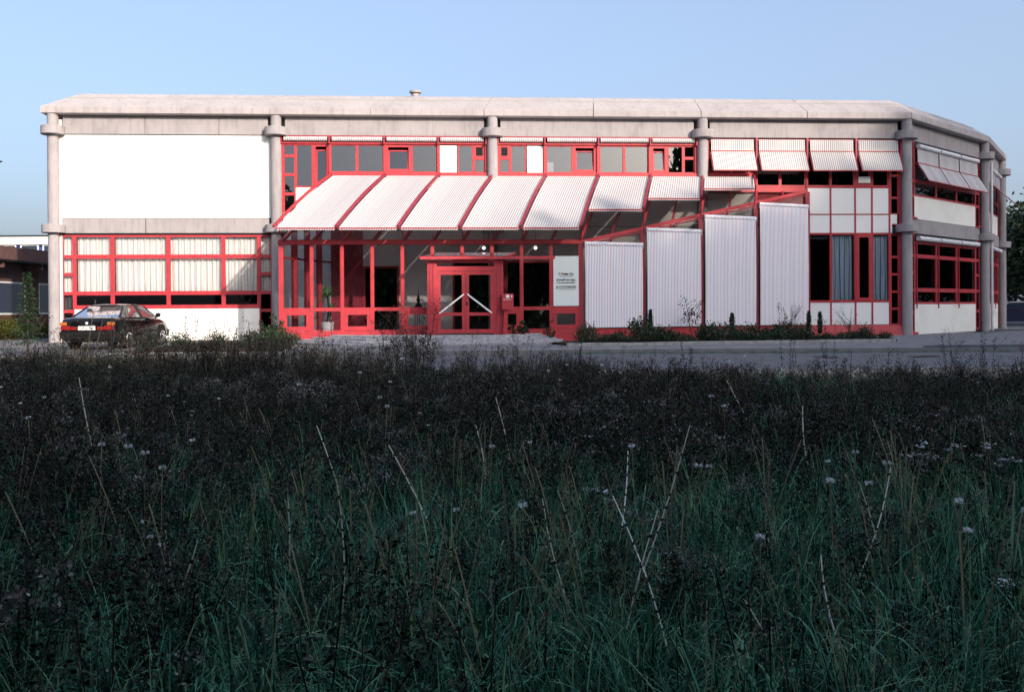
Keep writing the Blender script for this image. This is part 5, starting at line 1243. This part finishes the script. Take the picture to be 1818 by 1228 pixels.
scatter('wild_flowers', P, I, np.stack([np.zeros(n), np.zeros(n), r.uniform(0, 6, n)], 1), np.stack([s_]*3, 1), 'scattered small white and brown flower heads among the grass', 'wild flowers')

# tall thin weeds that stand out against road and wall
def tall_weed(x, y, h, seed, label):
    z = field_z(x, y); t = thing('tall_weed', (x, y, z), label, 'weed', None); o = weed_plant(seed, h, 3, 34, 5, 'seed', .10, lsz=.05, hs=.018)
    o.name = 'stem_and_leaves'; col.objects.link(o); o.parent = t
for i, (x, y, h, lab) in enumerate(((5.0, 16.9, 1.55, 'tallest thin weed standing before the tallest striped blind'), (5.9, 17.2, 1.2, 'thin tall weed before the white panels of the right bay'), (8.55, 16.6, 1.45, 'tall weed at the far right before the angled white wall'), (6.6, 16.0, .75, 'short green weed on the gravel in front of the dark road patch'),
                                    (3.3, 17.2, .95, 'thin weed rising over the kerb below the second blind'), (1.2, 17.6, .95, 'thin weed at the right end of the entrance steps'), (-3.6, 17.6, 1.0, 'bushy tall weed before the left part of the entrance steps'), (-8.1, 18.2, .9, 'tall weed before the front end of the black car'), (9.3, 16.2, 1.1, 'tall thin weed nearest the right edge of the photo'))):
    tall_weed(x, y, h, 100+i, lab)

# pale dry stalks, each a thing (photo position of foot and tip, distance)
def unproj(px, py, yd):
    X = px-909; Y = 614-py-58.23; cr, sr = math.cos(.0064), math.sin(.0064); X, Y = X*cr+Y*sr, -X*sr+Y*cr
    return Vector((X/1642.35*yd, yd, 1.0533+Y/1642.35*yd-.0049*yd))
stalks = [((600, 1165), (597, 850), 4.3, 'tall upright pale stalk in the left foreground'), ((1100, 1180), (1168, 905), 4.3, 'long pale stalk leaning right in the centre right foreground'), ((1125, 985), (1088, 880), 4.5, 'short pale stalk leaning left towards the long leaning one'),
          ((1160, 950), (1225, 755), 4.9, 'pale stalk continuing up to the right above the long leaning one'), ((995, 1010), (963, 885), 4.9, 'slightly left leaning pale stalk, left one of a pair'), ((1015, 965), (990, 870), 5.0, 'slightly left leaning pale stalk, right one of a pair'),
          ((1495, 1160), (1458, 985), 4.3, 'pale stalk leaning left at the right foreground'), ((1545, 950), (1582, 830), 5.2, 'pale twig forming the right arm of a V shape'), ((1548, 950), (1525, 855), 5.2, 'pale twig forming the left arm of a V shape'),
          ((512, 1010), (510, 868), 5.2, 'thin straight pale stalk left of the tall upright one'), ((168, 800), (140, 670), 8.6, 'leaning pale stalk in the dark weeds at the left'), ((600, 870), (562, 755), 7.2, 'pale stalk leaning left above the tall upright one'), ((735, 880), (690, 790), 6.4, 'arching pale stalk in the middle of the field'),
          ((855, 850), (845, 755), 7.5, 'thin stem with side twigs in the middle distance'), ((900, 800), (880, 705), 8.8, 'branched brown stem in the middle distance'), ((1320, 735), (1290, 675), 9.5, 'pale leaning stalk on the right near the road edge'), ((1105, 900), (1115, 800), 6.0, 'thin pale stalk above the centre right of the grass'),
          ((290, 1100), (350, 960), 5.0, 'thin straw stalk leaning right at lower left'), ((1400, 1190), (1320, 1060), 4.0, 'straw stalk leaning left near the bottom edge'), ((700, 1130), (730, 1010), 4.6, 'thin straw stalk beside the tall upright one'), ((1440, 830), (1425, 720), 8.0, 'slim pale stem on the right before the gravel')]
rs_ = random.Random(8)
for i, (ft, tp_, yd, lab) in enumerate(stalks):
    f = unproj(*ft, yd); g = unproj(*tp_, yd+rs_.uniform(-.1, .25)); gz_ = field_z(f.x, yd); d = (f-g)
    if f.z > gz_: f = f + d.normalized()*min(.6, (f.z-gz_)/max(.3, -d.normalized().z))
    t = thing('dry_stalk', tuple(f), lab, 'stalk', 'pale dry stalks in the field'); b = MB(); pts = []
    bend = rs_.uniform(-.035, .035)
    for k in range(9):
        q = f.lerp(g, k/8); q.x += bend*math.sin(k/8*math.pi)+rs_.uniform(-.0012, .0012); pts.append(q)
    rad = .0048 if yd < 6 else .0065
    b.tube(pts, [rad*(1-.45*k/8) for k in range(9)], 6); b.build('stem', M['pale_stem'], t, smooth=True)
    ln_ = (f-g).length; kk = .8; nb_ = MB()
    while kk*.085 < ln_*.95:
        q0 = f.lerp(g, (kk*.085)/ln_); q1 = f.lerp(g, (kk*.085+.014)/ln_); q0.x += bend*math.sin(kk*.085/ln_*math.pi); q1.x += bend*math.sin((kk*.085+.014)/ln_*math.pi); nb_.tube([q0, q1], rad*1.12, 6); kk += rs_.uniform(.7, 2.1)
    nb_.build('nodes', M['seed'], t, kind='stuff')
    b = MB()
    for k in (3, 5, 6, 7):
        if rs_.random() < .6: q = pts[k]; a = rs_.uniform(-1, 1); b.tube([q, q+Vector((a*.08, rs_.uniform(-.05, .05), .10))], [rad*.5, rad*.2], 4)
    if b.v: b.build('twigs', M['straw'], t, kind='stuff')

for o in list(bpy.data.objects):
    if '_o' in o.keys(): del o['_o']
